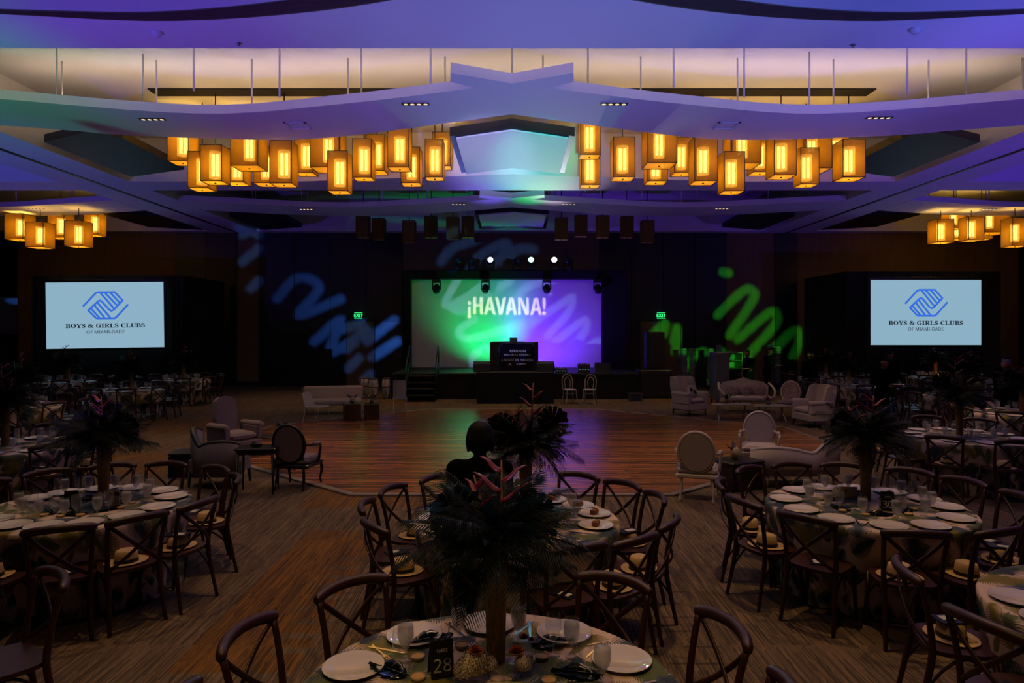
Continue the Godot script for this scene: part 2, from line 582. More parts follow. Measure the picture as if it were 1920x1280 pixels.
func canopy(cx: float, shift: float, which: int) -> void:
	var where: String = ["over the dance floor", "in front of the stage wall", "before the tilted screen", "before the sharp screen"][which]
	var white: Material = M["ceiling_paint"]
	var t := thing("floating_ceiling_band", "curved white floating ceiling band with two crossing tips %s" % where, "ceiling panel", Vector3(cx, LOW, -shift))
	var near := curve2([[0.62, 11.58], [3.1, 12.4], [5.9, 12.96], [9.2, 12.1], [10.58, 11.7]])
	var far := curve2([[10.58, 13.6], [9.1, 14.05], [8.1, 14.4], [5.55, 14.74], [3.65, 14.5], [0.0, 13.0]])
	var outline := [[-0.98, 10.9], [0.0, 11.37], [0.98, 10.9], [1.02, 11.3]] + near + far
	var left_far := mirrored(far.slice(0, far.size() - 1))
	left_far.reverse()
	var left_near := mirrored(near)
	left_near.reverse()
	outline = outline + left_far + left_near + [[-1.02, 11.3]]
	var clip := []
	for p in outline:
		clip.append([clampf(p[0] + cx, -23.99, 23.99) - cx, p[1]])
	var clean := []
	for p in clip:
		if clean.is_empty() or Vector2(p[0], p[1]).distance_to(Vector2(clean[-1][0], clean[-1][1])) > 0.01:
			clean.append(p)
	var st := S()
	slab(st, clean, 0.0, 0.17)
	part("band", st, white, t)
	# hanger rods up to the raised ceiling
	var rod := S(true)
	tube(rod, [Vector3(0, 0.16, 0), Vector3(0, HIGH - LOW, 0)], 0.018, 6)
	var rod_mesh := done(rod)
	for k in range(-7, 8):
		if absf(cx + k * 1.42) < 23.7:
			part("hanger_rod", rod_mesh, mat("rod", Color(0.78, 0.77, 0.76), 0.5), t, Vector3(k * 1.42, 0, -(12.25 + 0.5 * sin(k * 2.1) + 0.09 * absf(k))))
	for k in range(-5, 6):
		if absf(cx + k * 1.9 + 0.6) < 23.7:
			part("hanger_rod", rod_mesh, M["rod"], t, Vector3(k * 1.9 + 0.6, 0, -(13.2 + 0.06 * absf(k))))
	# four-lamp downlight fittings
	for p in [[-7.0, 13.3], [-1.75, 12.4], [1.85, 12.4], [7.1, 13.2]]:
		if absf(cx + p[0]) > 23:
			continue
		st = S()
		box(st, Vector3(0, -0.004, 0), Vector3(0.5, 0.012, 0.12))
		var f := part("downlight_frame", st, mat("black_metal", Color(0.03, 0.03, 0.03), 0.5), t, Vector3(p[0], 0, -p[1]))
		spot(t, Vector3(p[0], -0.06, -p[1]), Vector3(p[0], -3.0, -p[1]), Color(1.0, 0.80, 0.54), [12.0, 7.0, 3.0, 4.0][which], 42, 1.0, 0.1)
		for k in 4:
			st = S(true)
			lathe(st, [[0.0, -0.016], [0.035, -0.014], [0.04, -0.008]], 10)
			part("downlight_lamp", st, glow("downlight_glow", Color(1, 0.86, 0.68), 1.2), f, Vector3(-0.18 + 0.12 * k, 0, 0))
	# square air vents
	for p in [[-4.3, 13.7], [4.3, 13.7]]:
		if absf(cx + p[0]) > 23:
			continue
		st = S()
		for q in [[0, 0.2, 0.44, 0.04], [0, -0.2, 0.44, 0.04], [0.2, 0, 0.04, 0.44], [-0.2, 0, 0.04, 0.44]]:
			box(st, Vector3(q[0], -0.008, q[1]), Vector3(q[2], 0.016, q[3]))
		part("air_vent", st, white, t, Vector3(p[0], 0, -p[1]))
	# chevron panel hung in the middle of the coffer
	var v := thing("chevron_panel", "white chevron-shaped ceiling panel with black rim hung %s" % where, "ceiling panel", Vector3(cx, LOW, -shift))
	if absf(cx) < 1:
		st = S()
		slab(st, [[0, 14.07], [1.22, 14.66], [1.25, 18.0], [0, 17.3], [-1.2, 18.0], [-1.2, 14.66]], 0.0, 0.03)
		part("face", st, white, v)
		st = S()
		slab(st, [[0, 13.95], [1.34, 14.58], [1.38, 18.0], [0, 17.25], [-1.33, 18.0], [-1.33, 14.58]], 0.03, 0.22)
		part("rim", st, mat("rim_black", Color(0.012, 0.012, 0.012), 0.6), v)
	else:
		v.queue_free()
		remove_child(v)
	for s in [-1, 1]:
		if absf(cx + s * 9.4) > 23.5:
			continue
		var w := thing("dark_ceiling_panel", "dark angled ceiling panel %s, %s side" % [where, "wing chair" if s > 0 else "conga"], "ceiling panel", Vector3(cx, LOW, -shift))
		st = S()
		var o := [[10.35, 15.1], [8.7, 14.2], [8.45, 14.8], [8.5, 17.7], [10.35, 18.55]]
		if s < 0:
			o = mirrored(o)
		slab(st, o, 0.05, 0.22)
		part("board", st, grained("dark_panel", Color(0.045, 0.045, 0.045), Color(0.07, 0.07, 0.065), 0.55, Vector3(0.3, 1, 2.5), 0.03), w)

func smoke_detectors() -> void:
	for p in [[-4.9, 9.4], [5.5, 9.3], [-3.9, 9.75], [4.9, 9.8]]:
		var st := S(true)
		if p[1] < 9.5:
			lathe(st, [[0.0, -0.07], [0.05, -0.065], [0.075, -0.03], [0.09, -0.02], [0.09, 0.0]], 14)
			single("smoke_detector", st, mat("plastic", Color(0.75, 0.75, 0.73), 0.5), "round white smoke detector on the purple beam above the tables", "smoke detector", Vector3(p[0], LOW, -p[1]), 0, "smoke detectors")
		else:
			lathe(st, [[0.0, -0.05], [0.012, -0.05], [0.012, -0.03], [0.03, -0.028], [0.03, -0.02], [0.012, -0.018], [0.02, 0.0]], 10)
			single("sprinkler_head", st, mat("steel2", Color(0.5, 0.5, 0.5), 0.35, 0.9), "small metal sprinkler head on the purple beam above the tables", "sprinkler", Vector3(p[0], LOW, -p[1]), 0, "sprinkler heads")

# ---------------------------------------------------------------- lanterns
func lantern(at: Vector3, w: float, h: float, lit: bool, label: String, group: String) -> void:
	var t := thing("pendant_lantern", label, "pendant lamp", at, 0, group)
	var st := S()
	# four cloth sides: thin walls
	var k := 0.006
	for s in [-1, 1]:
		box(st, Vector3(s * (w / 2 - k), h / 2, 0), Vector3(k, h, w - 2 * k))
		box(st, Vector3(0, h / 2, s * (w / 2 - k)), Vector3(w - 2 * k, h, k))
	part("shade", st, M["shade"], t)
	st = S()
	box(st, Vector3(0, 0.012, 0), Vector3(w - 0.03, k, w - 0.03))
	part("bottom_diffuser", st, M["shade_bottom"], t)
	st = S()
	for s in [[-1, -1], [1, -1], [1, 1], [-1, 1]]:
		box(st, Vector3(s[0] * (w / 2 - 0.008), h / 2, s[1] * (w / 2 - 0.008)), Vector3(0.014, h, 0.014))
	for s in [-1, 1]:
		for y in [0.007, h - 0.007]:
			box(st, Vector3(s * (w / 2 - 0.008), y, 0), Vector3(0.014, 0.014, w))
			box(st, Vector3(0, y, s * (w / 2 - 0.008)), Vector3(w, 0.014, 0.014))
	part("frame", st, M["bronze"], t)
	st = S(true)
	tube(st, [Vector3(0, h - 0.01, 0), Vector3(0, (LOW if absf(at.x) > 12 and at.z > -24.0 else HIGH) - at.y, 0)], 0.014, 6)
	part("rod", st, M["black_metal"], t)
	st = S(true)
	lathe(st, [[0.0, -0.012], [0.02, -0.01], [0.025, 0.01]], 8)
	part("finial", st, M["black_metal"], t)
	if lit:
		var tube_h := minf(0.48, h * 0.6)
		st = S(true)
		for q in [-0.05, 0.05]:
			tube(st, [Vector3(q, h * 0.5 - tube_h / 2, 0), Vector3(q, h * 0.5 + tube_h / 2, 0)], 0.034, 10)
		part("lamp_tube", st, M["tube_glow"], t)
		st = S(true)
		tube(st, [Vector3(0, h * 0.5 - tube_h * 0.62, 0), Vector3(0, h * 0.5 + tube_h * 0.62, 0)], 0.13, 16, 1.0, Vector3.UP, false)
		part("added_glow_sleeve", st, M["added_halo_glow"], t)  # added sleeve; its glow imitates tube light spread by the cloth
		omni(t, Vector3(0, h * 0.5, 0), Color(1.0, 0.74, 0.34), 0.42 * w / 0.5, 0.06)

func lanterns() -> void:
	var sh := mat("shade", Color(1, 1, 1, 0.72), 0.9)
	sh.albedo_texture = noise_tex(0.25, Color(0.33, 0.245, 0.075), Color(0.80, 0.68, 0.28), 128, 2)
	sh.uv1_triplanar = true
	sh.uv1_scale = Vector3(3, 3, 3)
	sh.transparency = BaseMaterial3D.TRANSPARENCY_ALPHA
	sh.backlight_enabled = true
	sh.backlight = Color(1.0, 0.86, 0.40)
	var sb := mat("shade_bottom", Color(0.92, 0.80, 0.42), 0.8)
	sb.backlight_enabled = true
	sb.backlight = Color(1.0, 0.90, 0.52)
	mat("bronze", Color(0.10, 0.055, 0.02), 0.5, 0.3)
	glow("tube_glow", Color(1.0, 0.88, 0.46), 32.0)
	var sl := glow("added_halo_glow", Color(1.0, 0.80, 0.30), 8.0)  # glow of the added sleeve, a soft halo round the tubes
	sl.albedo_color = Color(0.8, 0.7, 0.4, 0.45)
	sl.roughness = 0.9
	sl.transparency = BaseMaterial3D.TRANSPARENCY_ALPHA
	var list := [[-7.78, 6.33, 16.15, 0.51, 0.95], [-7.23, 5.66, 15.94, 0.48, 0.85], [-6.62, 5.67, 15.24, 0.48, 0.80], [-6.92, 6.06, 17.20, 0.51, 0.85], [-6.28, 6.25, 16.33, 0.66, 1.00], [-6.13, 6.01, 17.05, 0.50, 0.90], [-5.09, 5.62, 15.25, 0.49, 0.95], [-5.22, 6.33, 17.34, 0.48, 0.95], [-4.45, 6.26, 16.55, 0.70, 1.00], [-3.89, 5.49, 15.43, 0.46, 0.90], [-3.46, 5.91, 15.96, 0.45, 0.90], [-3.37, 6.31, 17.04, 0.49, 0.90], [-2.67, 6.21, 16.26, 0.51, 0.95], [-2.52, 6.03, 17.14, 0.48, 0.90], [-1.82, 5.95, 16.12, 0.43, 0.90], [-1.75, 6.45, 17.13, 0.46, 0.85], [1.82, 6.45, 16.04, 0.48, 0.90], [1.94, 5.96, 17.04, 0.47, 0.85], [2.50, 5.80, 15.44, 0.49, 0.90], [3.50, 6.29, 16.25, 0.70, 1.00], [3.61, 6.08, 17.16, 0.51, 0.85], [4.30, 6.33, 17.34, 0.48, 0.90], [4.27, 5.67, 15.26, 0.52, 0.98], [5.02, 5.53, 15.64, 0.48, 0.90], [5.57, 6.35, 16.55, 0.71, 1.00], [6.26, 6.33, 17.25, 0.49, 0.90], [6.05, 5.82, 15.35, 0.51, 0.90], [6.90, 5.77, 16.02, 0.44, 0.85], [7.44, 6.33, 16.95, 0.70, 1.00], [8.28, 6.55, 17.44, 0.48, 0.85], [7.57, 5.77, 15.35, 0.51, 0.85], [-17.23, 5.53, 23.92, 0.65, 0.90], [-15.96, 5.16, 23.10, 0.61, 0.85], [-16.35, 5.70, 24.76, 0.60, 0.90], [-14.66, 5.20, 23.10, 0.61, 0.85], [-15.42, 5.86, 25.26, 0.53, 0.90], [14.75, 5.37, 23.49, 0.58, 0.80], [16.09, 6.07, 24.89, 0.58, 0.90], [15.79, 5.45, 23.47, 0.54, 0.80], [16.64, 5.76, 25.58, 0.55, 0.80], [17.01, 5.20, 23.09, 0.57, 0.95], [17.71, 5.79, 25.76, 0.52, 0.80], [17.48, 5.90, 25.00, 0.94, 1.00]]
	for a in list:
		var size: String = "large" if a[3] > 0.64 and absf(a[0]) < 12 or a[3] > 0.9 else "small"
		var where: String = "over the dance floor, on the congas side" if a[0] < 0 else "over the dance floor, on the white wing chairs side"
		if a[0] < -12:
			where = "above the tables before the tilted screen"
			size = "small"
		elif a[0] > 12:
			where = "above the tables the waiters serve"
		lantern(Vector3(a[0], a[1], -a[2]), a[3], a[4], true, "%s lit amber box lantern %s" % [size, where], "%s lit lanterns %s" % [size, where])
	for a in [[-5.49, 5.79, 25.20], [-5.04, 5.80, 25.90], [-3.79, 5.61, 25.20], [-3.07, 5.88, 25.90], [-2.18, 5.73, 25.20], [-1.67, 5.88, 25.90], [1.82, 5.71, 25.20], [2.61, 5.92, 25.90], [3.34, 5.79, 25.20], [4.35, 5.88, 25.90], [4.99, 5.61, 25.20]]:
		lantern(Vector3(a[0], a[1], -a[2]), 0.46, 0.8, false, "unlit dark box lantern hanging above the stage", "unlit lanterns above the stage")

# ---------------------------------------------------------------- stage lighting that washes the room
# LED wash lights on the floor outside the picture, tilted up at the ceiling
func uplight(at: Vector3, to: Vector3, c: Color, energy: float, half: float, label: String, group := "") -> void:
	var t := thing("wash_light", label, "stage light", at, 0, group)
	var st := S()
	cbox(st, Vector3(0, 0.03, 0), Vector3(0.26, 0.06, 0.26), 0.01)
	part("base", st, M["black_metal"], t)
	var dir := (to - at - Vector3(0, 0.3, 0)).normalized()
	st = S(true)
	tube(st, [Vector3(0, 0.26, 0) - dir * 0.12, Vector3(0, 0.26, 0) + dir * 0.12], 0.12, 14)
	part("can", st, M["black_metal"], t)
	st = S()
	for s in [-1, 1]:
		box(st, Vector3(s * 0.135, 0.17, 0), Vector3(0.012, 0.24, 0.03))
	part("yoke", st, M["black_metal"], t)
	st = S(true)
	tube(st, [Vector3(0, 0.26, 0) + dir * 0.12, Vector3(0, 0.26, 0) + dir * 0.128], 0.1, 14)
	part("lens", st, glow("lens_" + c.to_html(), c, 2.0), t)
	spot(t, Vector3(0, 0.26, 0) + dir * 0.16, Vector3(0, 0.26, 0) + dir * 2, c, energy, half, 0.8, 0.08)

func washes() -> void:
	var violet := Color(0.45, 0.33, 1.0)
	var blue := Color(0.36, 0.41, 1.0)
	var teal := Color(0.25, 0.72, 0.68)
	uplight(Vector3(-9.6, 0, -4.6), Vector3(-10.6, 6.5, -9.5), teal, 50, 34, "floor wash light throwing teal at the ceiling")
	uplight(Vector3(-6.4, 0, -4.2), Vector3(-3.4, 6.5, -10.0), violet, 52, 35, "floor wash light throwing violet at the ceiling, beside the teal one")
	uplight(Vector3(0.0, 0, 1.5), Vector3(0.3, 6.5, -9.5), Color(0.45, 0.62, 0.85), 34, 20, "floor wash light throwing pale blue at the ceiling")
	uplight(Vector3(6.4, 0, -4.2), Vector3(3.6, 6.5, -10.0), blue, 58, 35, "floor wash light throwing blue at the ceiling")
	uplight(Vector3(9.6, 0, -4.6), Vector3(9.8, 6.5, -10.5), violet, 52, 35, "floor wash light throwing violet at the ceiling, beside the blue one")
	uplight(Vector3(-18.5, 0, -11.0), Vector3(-14.0, 6.5, -17.0), Color(0.40, 0.26, 1.0), 46, 36, "floor wash light throwing violet at the beams by the tilted screen")
	uplight(Vector3(18.5, 0, -11.0), Vector3(14.0, 6.5, -17.0), Color(0.40, 0.26, 1.0), 46, 36, "floor wash light throwing violet at the beams by the sharp screen")
	uplight(Vector3(-0.5, 0, 2.2), Vector3(-0.55, 6.5, -16.2), Color(0.72, 0.72, 1.0), 400, 4.2, "narrow floor wash light throwing lavender at the chevron panel")
	uplight(Vector3(0.5, 0, 2.2), Vector3(0.62, 6.5, -16.4), Color(0.20, 0.95, 0.80), 400, 4.0, "narrow floor wash light throwing teal at the chevron panel")
	# the coves: warm strips lying on the beams and bands, out of sight from below
	for a in [[0.0, 9.85, 10.0], [0.0, 13.6, 10.0]]:
		var t := thing("cove_light_strip", "warm white cove light strip lying on top of the ceiling band", "light strip", Vector3(a[0], LOW + 0.37 if a[1] < 10 else LOW + 0.2, -a[1]), 0, "cove light strips")
		var st := S()
		cbox(st, Vector3(0, 0.02, 0), Vector3(20, 0.04, 0.06), 0.006)
		part("housing", st, M["plastic"], t)
		st = S()
		box(st, Vector3(0, 0.044, 0), Vector3(19.8, 0.008, 0.04))
		part("lamp_strip", st, glow("cove_glow", Color(1, 0.82, 0.62), 2.0), t)
		area(t, Vector3(0, 0.06, 0), Vector3(0, 2, -0.6), Color(1, 0.88, 0.78), a[2], 19.8, 0.05)
	# recessed downlights in the ceiling: dim warm pools on the floor; the strongest is added front fill
	for a in [[-4.3, 6.2, HIGH, 60.0], [1.9, 6.4, HIGH, 90.0], [-1.6, 6.2, HIGH, 70.0], [4.6, 6.2, HIGH, 60.0], [-0.4, 0.6, HIGH, 150.0], [-6.3, 9.4, HIGH, 50.0]]:
		var t := thing("downlight_or_fill", "small recessed warm downlight in the white ceiling, one of the set added as fill", "ceiling light", Vector3(a[0], a[2] - 0.001, -a[1]), 0, "recessed downlights")
		var st := S(true)
		lathe(st, [[0.0, -0.004], [0.05, -0.004], [0.065, -0.012], [0.07, 0.0]], 16)
		part("trim_ring", st, M["black_metal"], t)
		st = S(true)
		lathe(st, [[0.0, -0.009], [0.045, -0.007]], 12)
		part("lamp", st, M["downlight_glow"], t)
		spot(t, Vector3(0, -0.05, 0), Vector3(0, -3, 0.0), Color(1.0, 0.80, 0.54), a[3] * 0.13, 42, 1.0, 0.05)

# ---------------------------------------------------------------- gobo projectors: a lamp in a barrel behind a cut steel plate
func near_stroke(p: Vector2, strokes: Array, half: float) -> bool:
	for s in strokes:
		for i in s.size() - 1:
			var a := Vector2(s[i][0], s[i][1])
			var b := Vector2(s[i + 1][0], s[i + 1][1])
			if Geometry2D.get_closest_point_to_segment(p, a, b).distance_squared_to(p) < half * half:
				return true
	return false

func rounded(strokes: Array) -> Array:
	var out := []
	for s in strokes:
		out.append(curve2(s, 5))
	return out

# the plate stands across the beam, p metres before the lamp; a hole is cut wherever the ray lands on the wanted pattern on the plane at depth wall_d
func gobo(label: String, src: Vector3, p: float, wall_d: float, lo: Vector2, hi: Vector2, inside: Callable, c: Color, energy: float, cells: int, foot := 0.0) -> void:
	var t := thing("gobo_projector", label, "stage light", src)
	var far := wall_d + src.z            # distance from the lamp to the plane (z = -wall_d)
	var k := p / far
	var s2 := Vector2(src.x, src.y)
	var a := (lo - s2) * k
	var b := (hi - s2) * k
	var size := b - a
	var margin := 0.05
	var cell := size.x / cells
	var rows := int(ceil(size.y / cell))
	var st := S()
	for j in rows:
		var y0 := a.y + j * cell
		var run := 0
		for i in cells + 1:
			var open := true
			if i < cells:
				open = inside.call(s2 + Vector2(a.x + (i + 0.5) * cell, y0 + 0.5 * cell) / k)
			if open:
				if i > run:
					quad(st, Vector3(a.x + run * cell, y0, -p), Vector3(a.x + i * cell, y0, -p), Vector3(a.x + i * cell, y0 + cell, -p), Vector3(a.x + run * cell, y0 + cell, -p))
				run = i + 1
	# solid rim round the pattern
	var top := a.y + rows * cell
	for q in [[a.x - margin, b.x + margin, a.y - margin, a.y], [a.x - margin, b.x + margin, top, top + margin], [a.x - margin, a.x, a.y, top], [b.x, b.x + margin, a.y, top]]:
		quad(st, Vector3(q[0], q[2], -p), Vector3(q[1], q[2], -p), Vector3(q[1], q[3], -p), Vector3(q[0], q[3], -p))
	part("pattern_plate", st, mat("gobo_steel", Color(0.05, 0.05, 0.05), 0.9, 0.0), t)
	# housing that widens from the lamp to the plate
	st = S()
	var n := 0.06
	var r0 := [Vector3(-n, -n, n), Vector3(n, -n, n), Vector3(n, n, n), Vector3(-n, n, n)]
	var m := margin
	var r1 := [Vector3(a.x - m, a.y - m, -p), Vector3(b.x + m, a.y - m, -p), Vector3(b.x + m, top + m, -p), Vector3(a.x - m, top + m, -p)]
	for i in 4:
		var j := (i + 1) % 4
		quad(st, r0[i], r0[j], r1[j], r1[i])
	quad(st, r0[3], r0[2], r0[1], r0[0])
	part("barrel", st, M["gobo_steel"], t)
	st = S(true)
	tube(st, [Vector3(0, -n, 0.02), Vector3(0, foot - src.y + 0.02, 0.02)], 0.025, 8)
	lathe(st, [[0.12, foot - src.y + 0.001], [0.12, foot - src.y + 0.02], [0.03, foot - src.y + 0.03]], 16, Vector3(0, 0, 0.02))
	part("stand", st, M["gobo_steel"], t)
	var mid := Vector3((a.x + b.x) / 2, (a.y + top) / 2, -p)
	var reach := 0.0
	for v in r1:
		reach = maxf(reach, rad_to_deg(mid.angle_to(v)))
	spot(t, Vector3.ZERO, mid, c, energy, minf(reach, 80.0), 0.0, 0.01)

func text_hit(tm: TextMesh) -> Callable:
	var arr := tm.surface_get_arrays(0)
	var v: PackedVector3Array = arr[Mesh.ARRAY_VERTEX]
	var ix: PackedInt32Array = arr[Mesh.ARRAY_INDEX]
	var tris := []
	for i in range(0, ix.size(), 3):
		var a := v[ix[i]]
		var b := v[ix[i + 1]]
		var c := v[ix[i + 2]]
		if a.z > 0.0 and b.z > 0.0 and c.z > 0.0:
			tris.append([Vector2(a.x, a.y), Vector2(b.x, b.y), Vector2(c.x, c.y), minf(a.x, minf(b.x, c.x)), maxf(a.x, maxf(b.x, c.x))])
	return func(p: Vector2) -> bool:
		for t in tris:
			if p.x >= t[3] and p.x <= t[4] and Geometry2D.point_is_inside_triangle(p, t[0], t[1], t[2]):
				return true
		return false

func gobos() -> void:
	var on_screen := rounded([[[-2.18, 4.36], [-2.61, 3.59], [-2.52, 3.35], [-1.75, 3.73], [-0.99, 4.36]], [[-2.33, 3.21], [-1.94, 3.16], [-1.28, 3.64], [-0.13, 4.31]], [[-1.47, 2.83], [-2.04, 2.44], [-2.09, 2.2], [-1.75, 2.06], [-0.8, 2.25], [0.35, 2.63]], [[0.83, 2.68], [2.21, 3.61], [2.36, 3.54], [2.17, 3.02], [1.4, 2.16]], [[1.69, 1.92], [2.74, 2.73], [2.93, 2.68], [2.83, 2.3], [2.21, 1.49]], [[2.36, 1.25], [3.22, 1.87], [3.46, 1.92], [3.31, 1.58], [2.93, 0.91]], [[-1.56, 1.01], [-1.56, 1.34], [-0.99, 1.68], [-0.22, 1.77]], [[1.07, 1.2], [1.45, 1.68]], [[-0.13, 3.3], [0.64, 4.12], [1.64, 4.26], [1.5, 3.88]]])
	gobo("gobo projector on a stand throwing pale scribbles on the stage screen", Vector3(-9.2, 2.6, -8.0), 2.4, 27.0, Vector2(-3.2, 0.9), Vector2(3.6, 4.4), func(p): return near_stroke(p, on_screen, 0.15), Color(0.62, 0.74, 1.0), 125, 150)
	var tm := words_mesh("¡HAVANA!", 0.62, "Droid Sans", true, 0.01)
	var hit := text_hit(tm)
	var bold_hit := func(p: Vector2) -> bool: return hit.call(p) or hit.call(p + Vector2(0.012, 0)) or hit.call(p - Vector2(0.012, 0))
	var wide := tm.get_aabb().size.x
	var squeeze := wide / 3.05
	gobo("gobo projector behind the DJ booth throwing the word in lights", Vector3(-0.1, 1.12, -23.1), 1.2, 27.0, Vector2(-1.85, 2.85), Vector2(1.45, 3.75), func(p): return bold_hit.call(Vector2((p.x + 0.21) * squeeze, (p.y - 3.30) * 0.95 + 0.012 * (p.x + 0.2))), Color(1.0, 0.90, 0.86), 26.0, 300, 1.03)
	var right := rounded([[[8.72, 3.03], [9.74, 3.99], [10.15, 4.1], [10.24, 3.67], [9.24, 2.17]], [[9.58, 1.99], [10.88, 3.08], [11.21, 3.08], [11.15, 2.58], [10.08, 1.34], [9.86, 0.77]], [[11.1, 1.56], [11.89, 2.31], [12.19, 2.26], [12.17, 1.79], [11.89, 1.22]], [[6.0, 2.24], [6.46, 2.63], [6.41, 2.24]], [[6.84, 1.9], [6.98, 2.47], [6.93, 1.45]], [[7.18, 0.54], [7.7, 1.27], [8.11, 1.45]], [[8.07, 0.09], [8.72, 1.0], [8.88, 1.45]], [[8.61, -0.48], [9.11, 0.54], [9.24, 1.27]], [[8.95, 4.85], [9.2, 4.8]]])
	gobo("gobo projector throwing green scribbles at the wall by the plate stacks", Vector3(7.5, 3.4, -3.0), 2.2, 29.0, Vector2(5.6, -0.8), Vector2(12.6, 5.2), func(p): return near_stroke(p, right, 0.18), Color(0.25, 1.0, 0.22), 560, 130)
	var left := rounded([[[-3.01, 5.3], [-2.49, 5.89], [-1.7, 6.16], [-1.09, 6.48]], [[-1.81, 4.91], [-1.36, 5.53], [-0.45, 6.03], [-0.18, 5.87], [-0.91, 5.07]], [[-0.34, 5.3], [0.34, 5.84], [0.91, 5.8]], [[-11.44, 6.43], [-11.1, 6.61], [-10.76, 6.43]], [[-11.44, 5.3], [-11.1, 5.57], [-10.76, 5.84]], [[-11.1, 4.17], [-10.76, 4.48]], [[-7.25, 2.4], [-6.34, 2.63]], [[-7.02, 1.56], [-6.62, 1.9]], [[-6.91, 0.77], [-6.46, 1.18]], [[-9.97, 3.71], [-9.06, 4.62], [-8.16, 4.17], [-9.06, 3.03], [-7.25, 3.71]], [[-6.12, 1.9], [-4.98, 2.81]], [[-5.89, 1.22], [-4.87, 1.9]], [[-6.23, 0.27], [-6.0, 0.5]], [[-8.38, 1.9], [-7.25, 2.81], [-7.7, 1.45], [-6.12, 2.35]]])
	gobo("gobo projector throwing blue scribbles at the wall above the stage", Vector3(-7.5, 3.4, -3.0), 2.2, 29.0, Vector2(-11.8, 0.0), Vector2(1.4, 6.9), func(p): return near_stroke(p, left, 0.2), Color(0.25, 0.5, 1.0), 420, 190)

# ---------------------------------------------------------------- the stage
func mover(label: String, at: Vector3, hang: bool, tilt: float, lens: Material, group: String, turn := 0.0) -> Node3D:
	var t := thing("moving_head_light", label, "stage light", at, turn, group)
	var up := -1.0 if hang else 1.0
	var st := S()
	cbox(st, Vector3(0, up * 0.06, 0), Vector3(0.32, 0.12, 0.26), 0.02)
	part("base", st, M["black_metal"], t)
	st = S()
	for s in [-1, 1]:
		cbox(st, Vector3(s * 0.15, up * 0.26, 0), Vector3(0.04, 0.32, 0.12), 0.01)
	cbox(st, Vector3(0, up * 0.125, 0), Vector3(0.32, 0.03, 0.14), 0.01)
	part("yoke", st, M["black_metal"], t)
	var b := Basis(Vector3.RIGHT, tilt)
	var c := Vector3(0, up * 0.36, 0)
	st = S(true)
	tube(st, [c - b * Vector3(0, 0, 0.17), c - b * Vector3(0, 0, 0.1), c + b * Vector3(0, 0, 0.14), c + b * Vector3(0, 0, 0.18)], [0.08, 0.125, 0.13, 0.12], 14)
	part("head", st, M["black_metal"], t)
	st = S(true)
	tube(st, [c + b * Vector3(0, 0, 0.18), c + b * Vector3(0, 0, 0.19)], 0.105, 14)
	part("lens", st, lens, t)
	return t

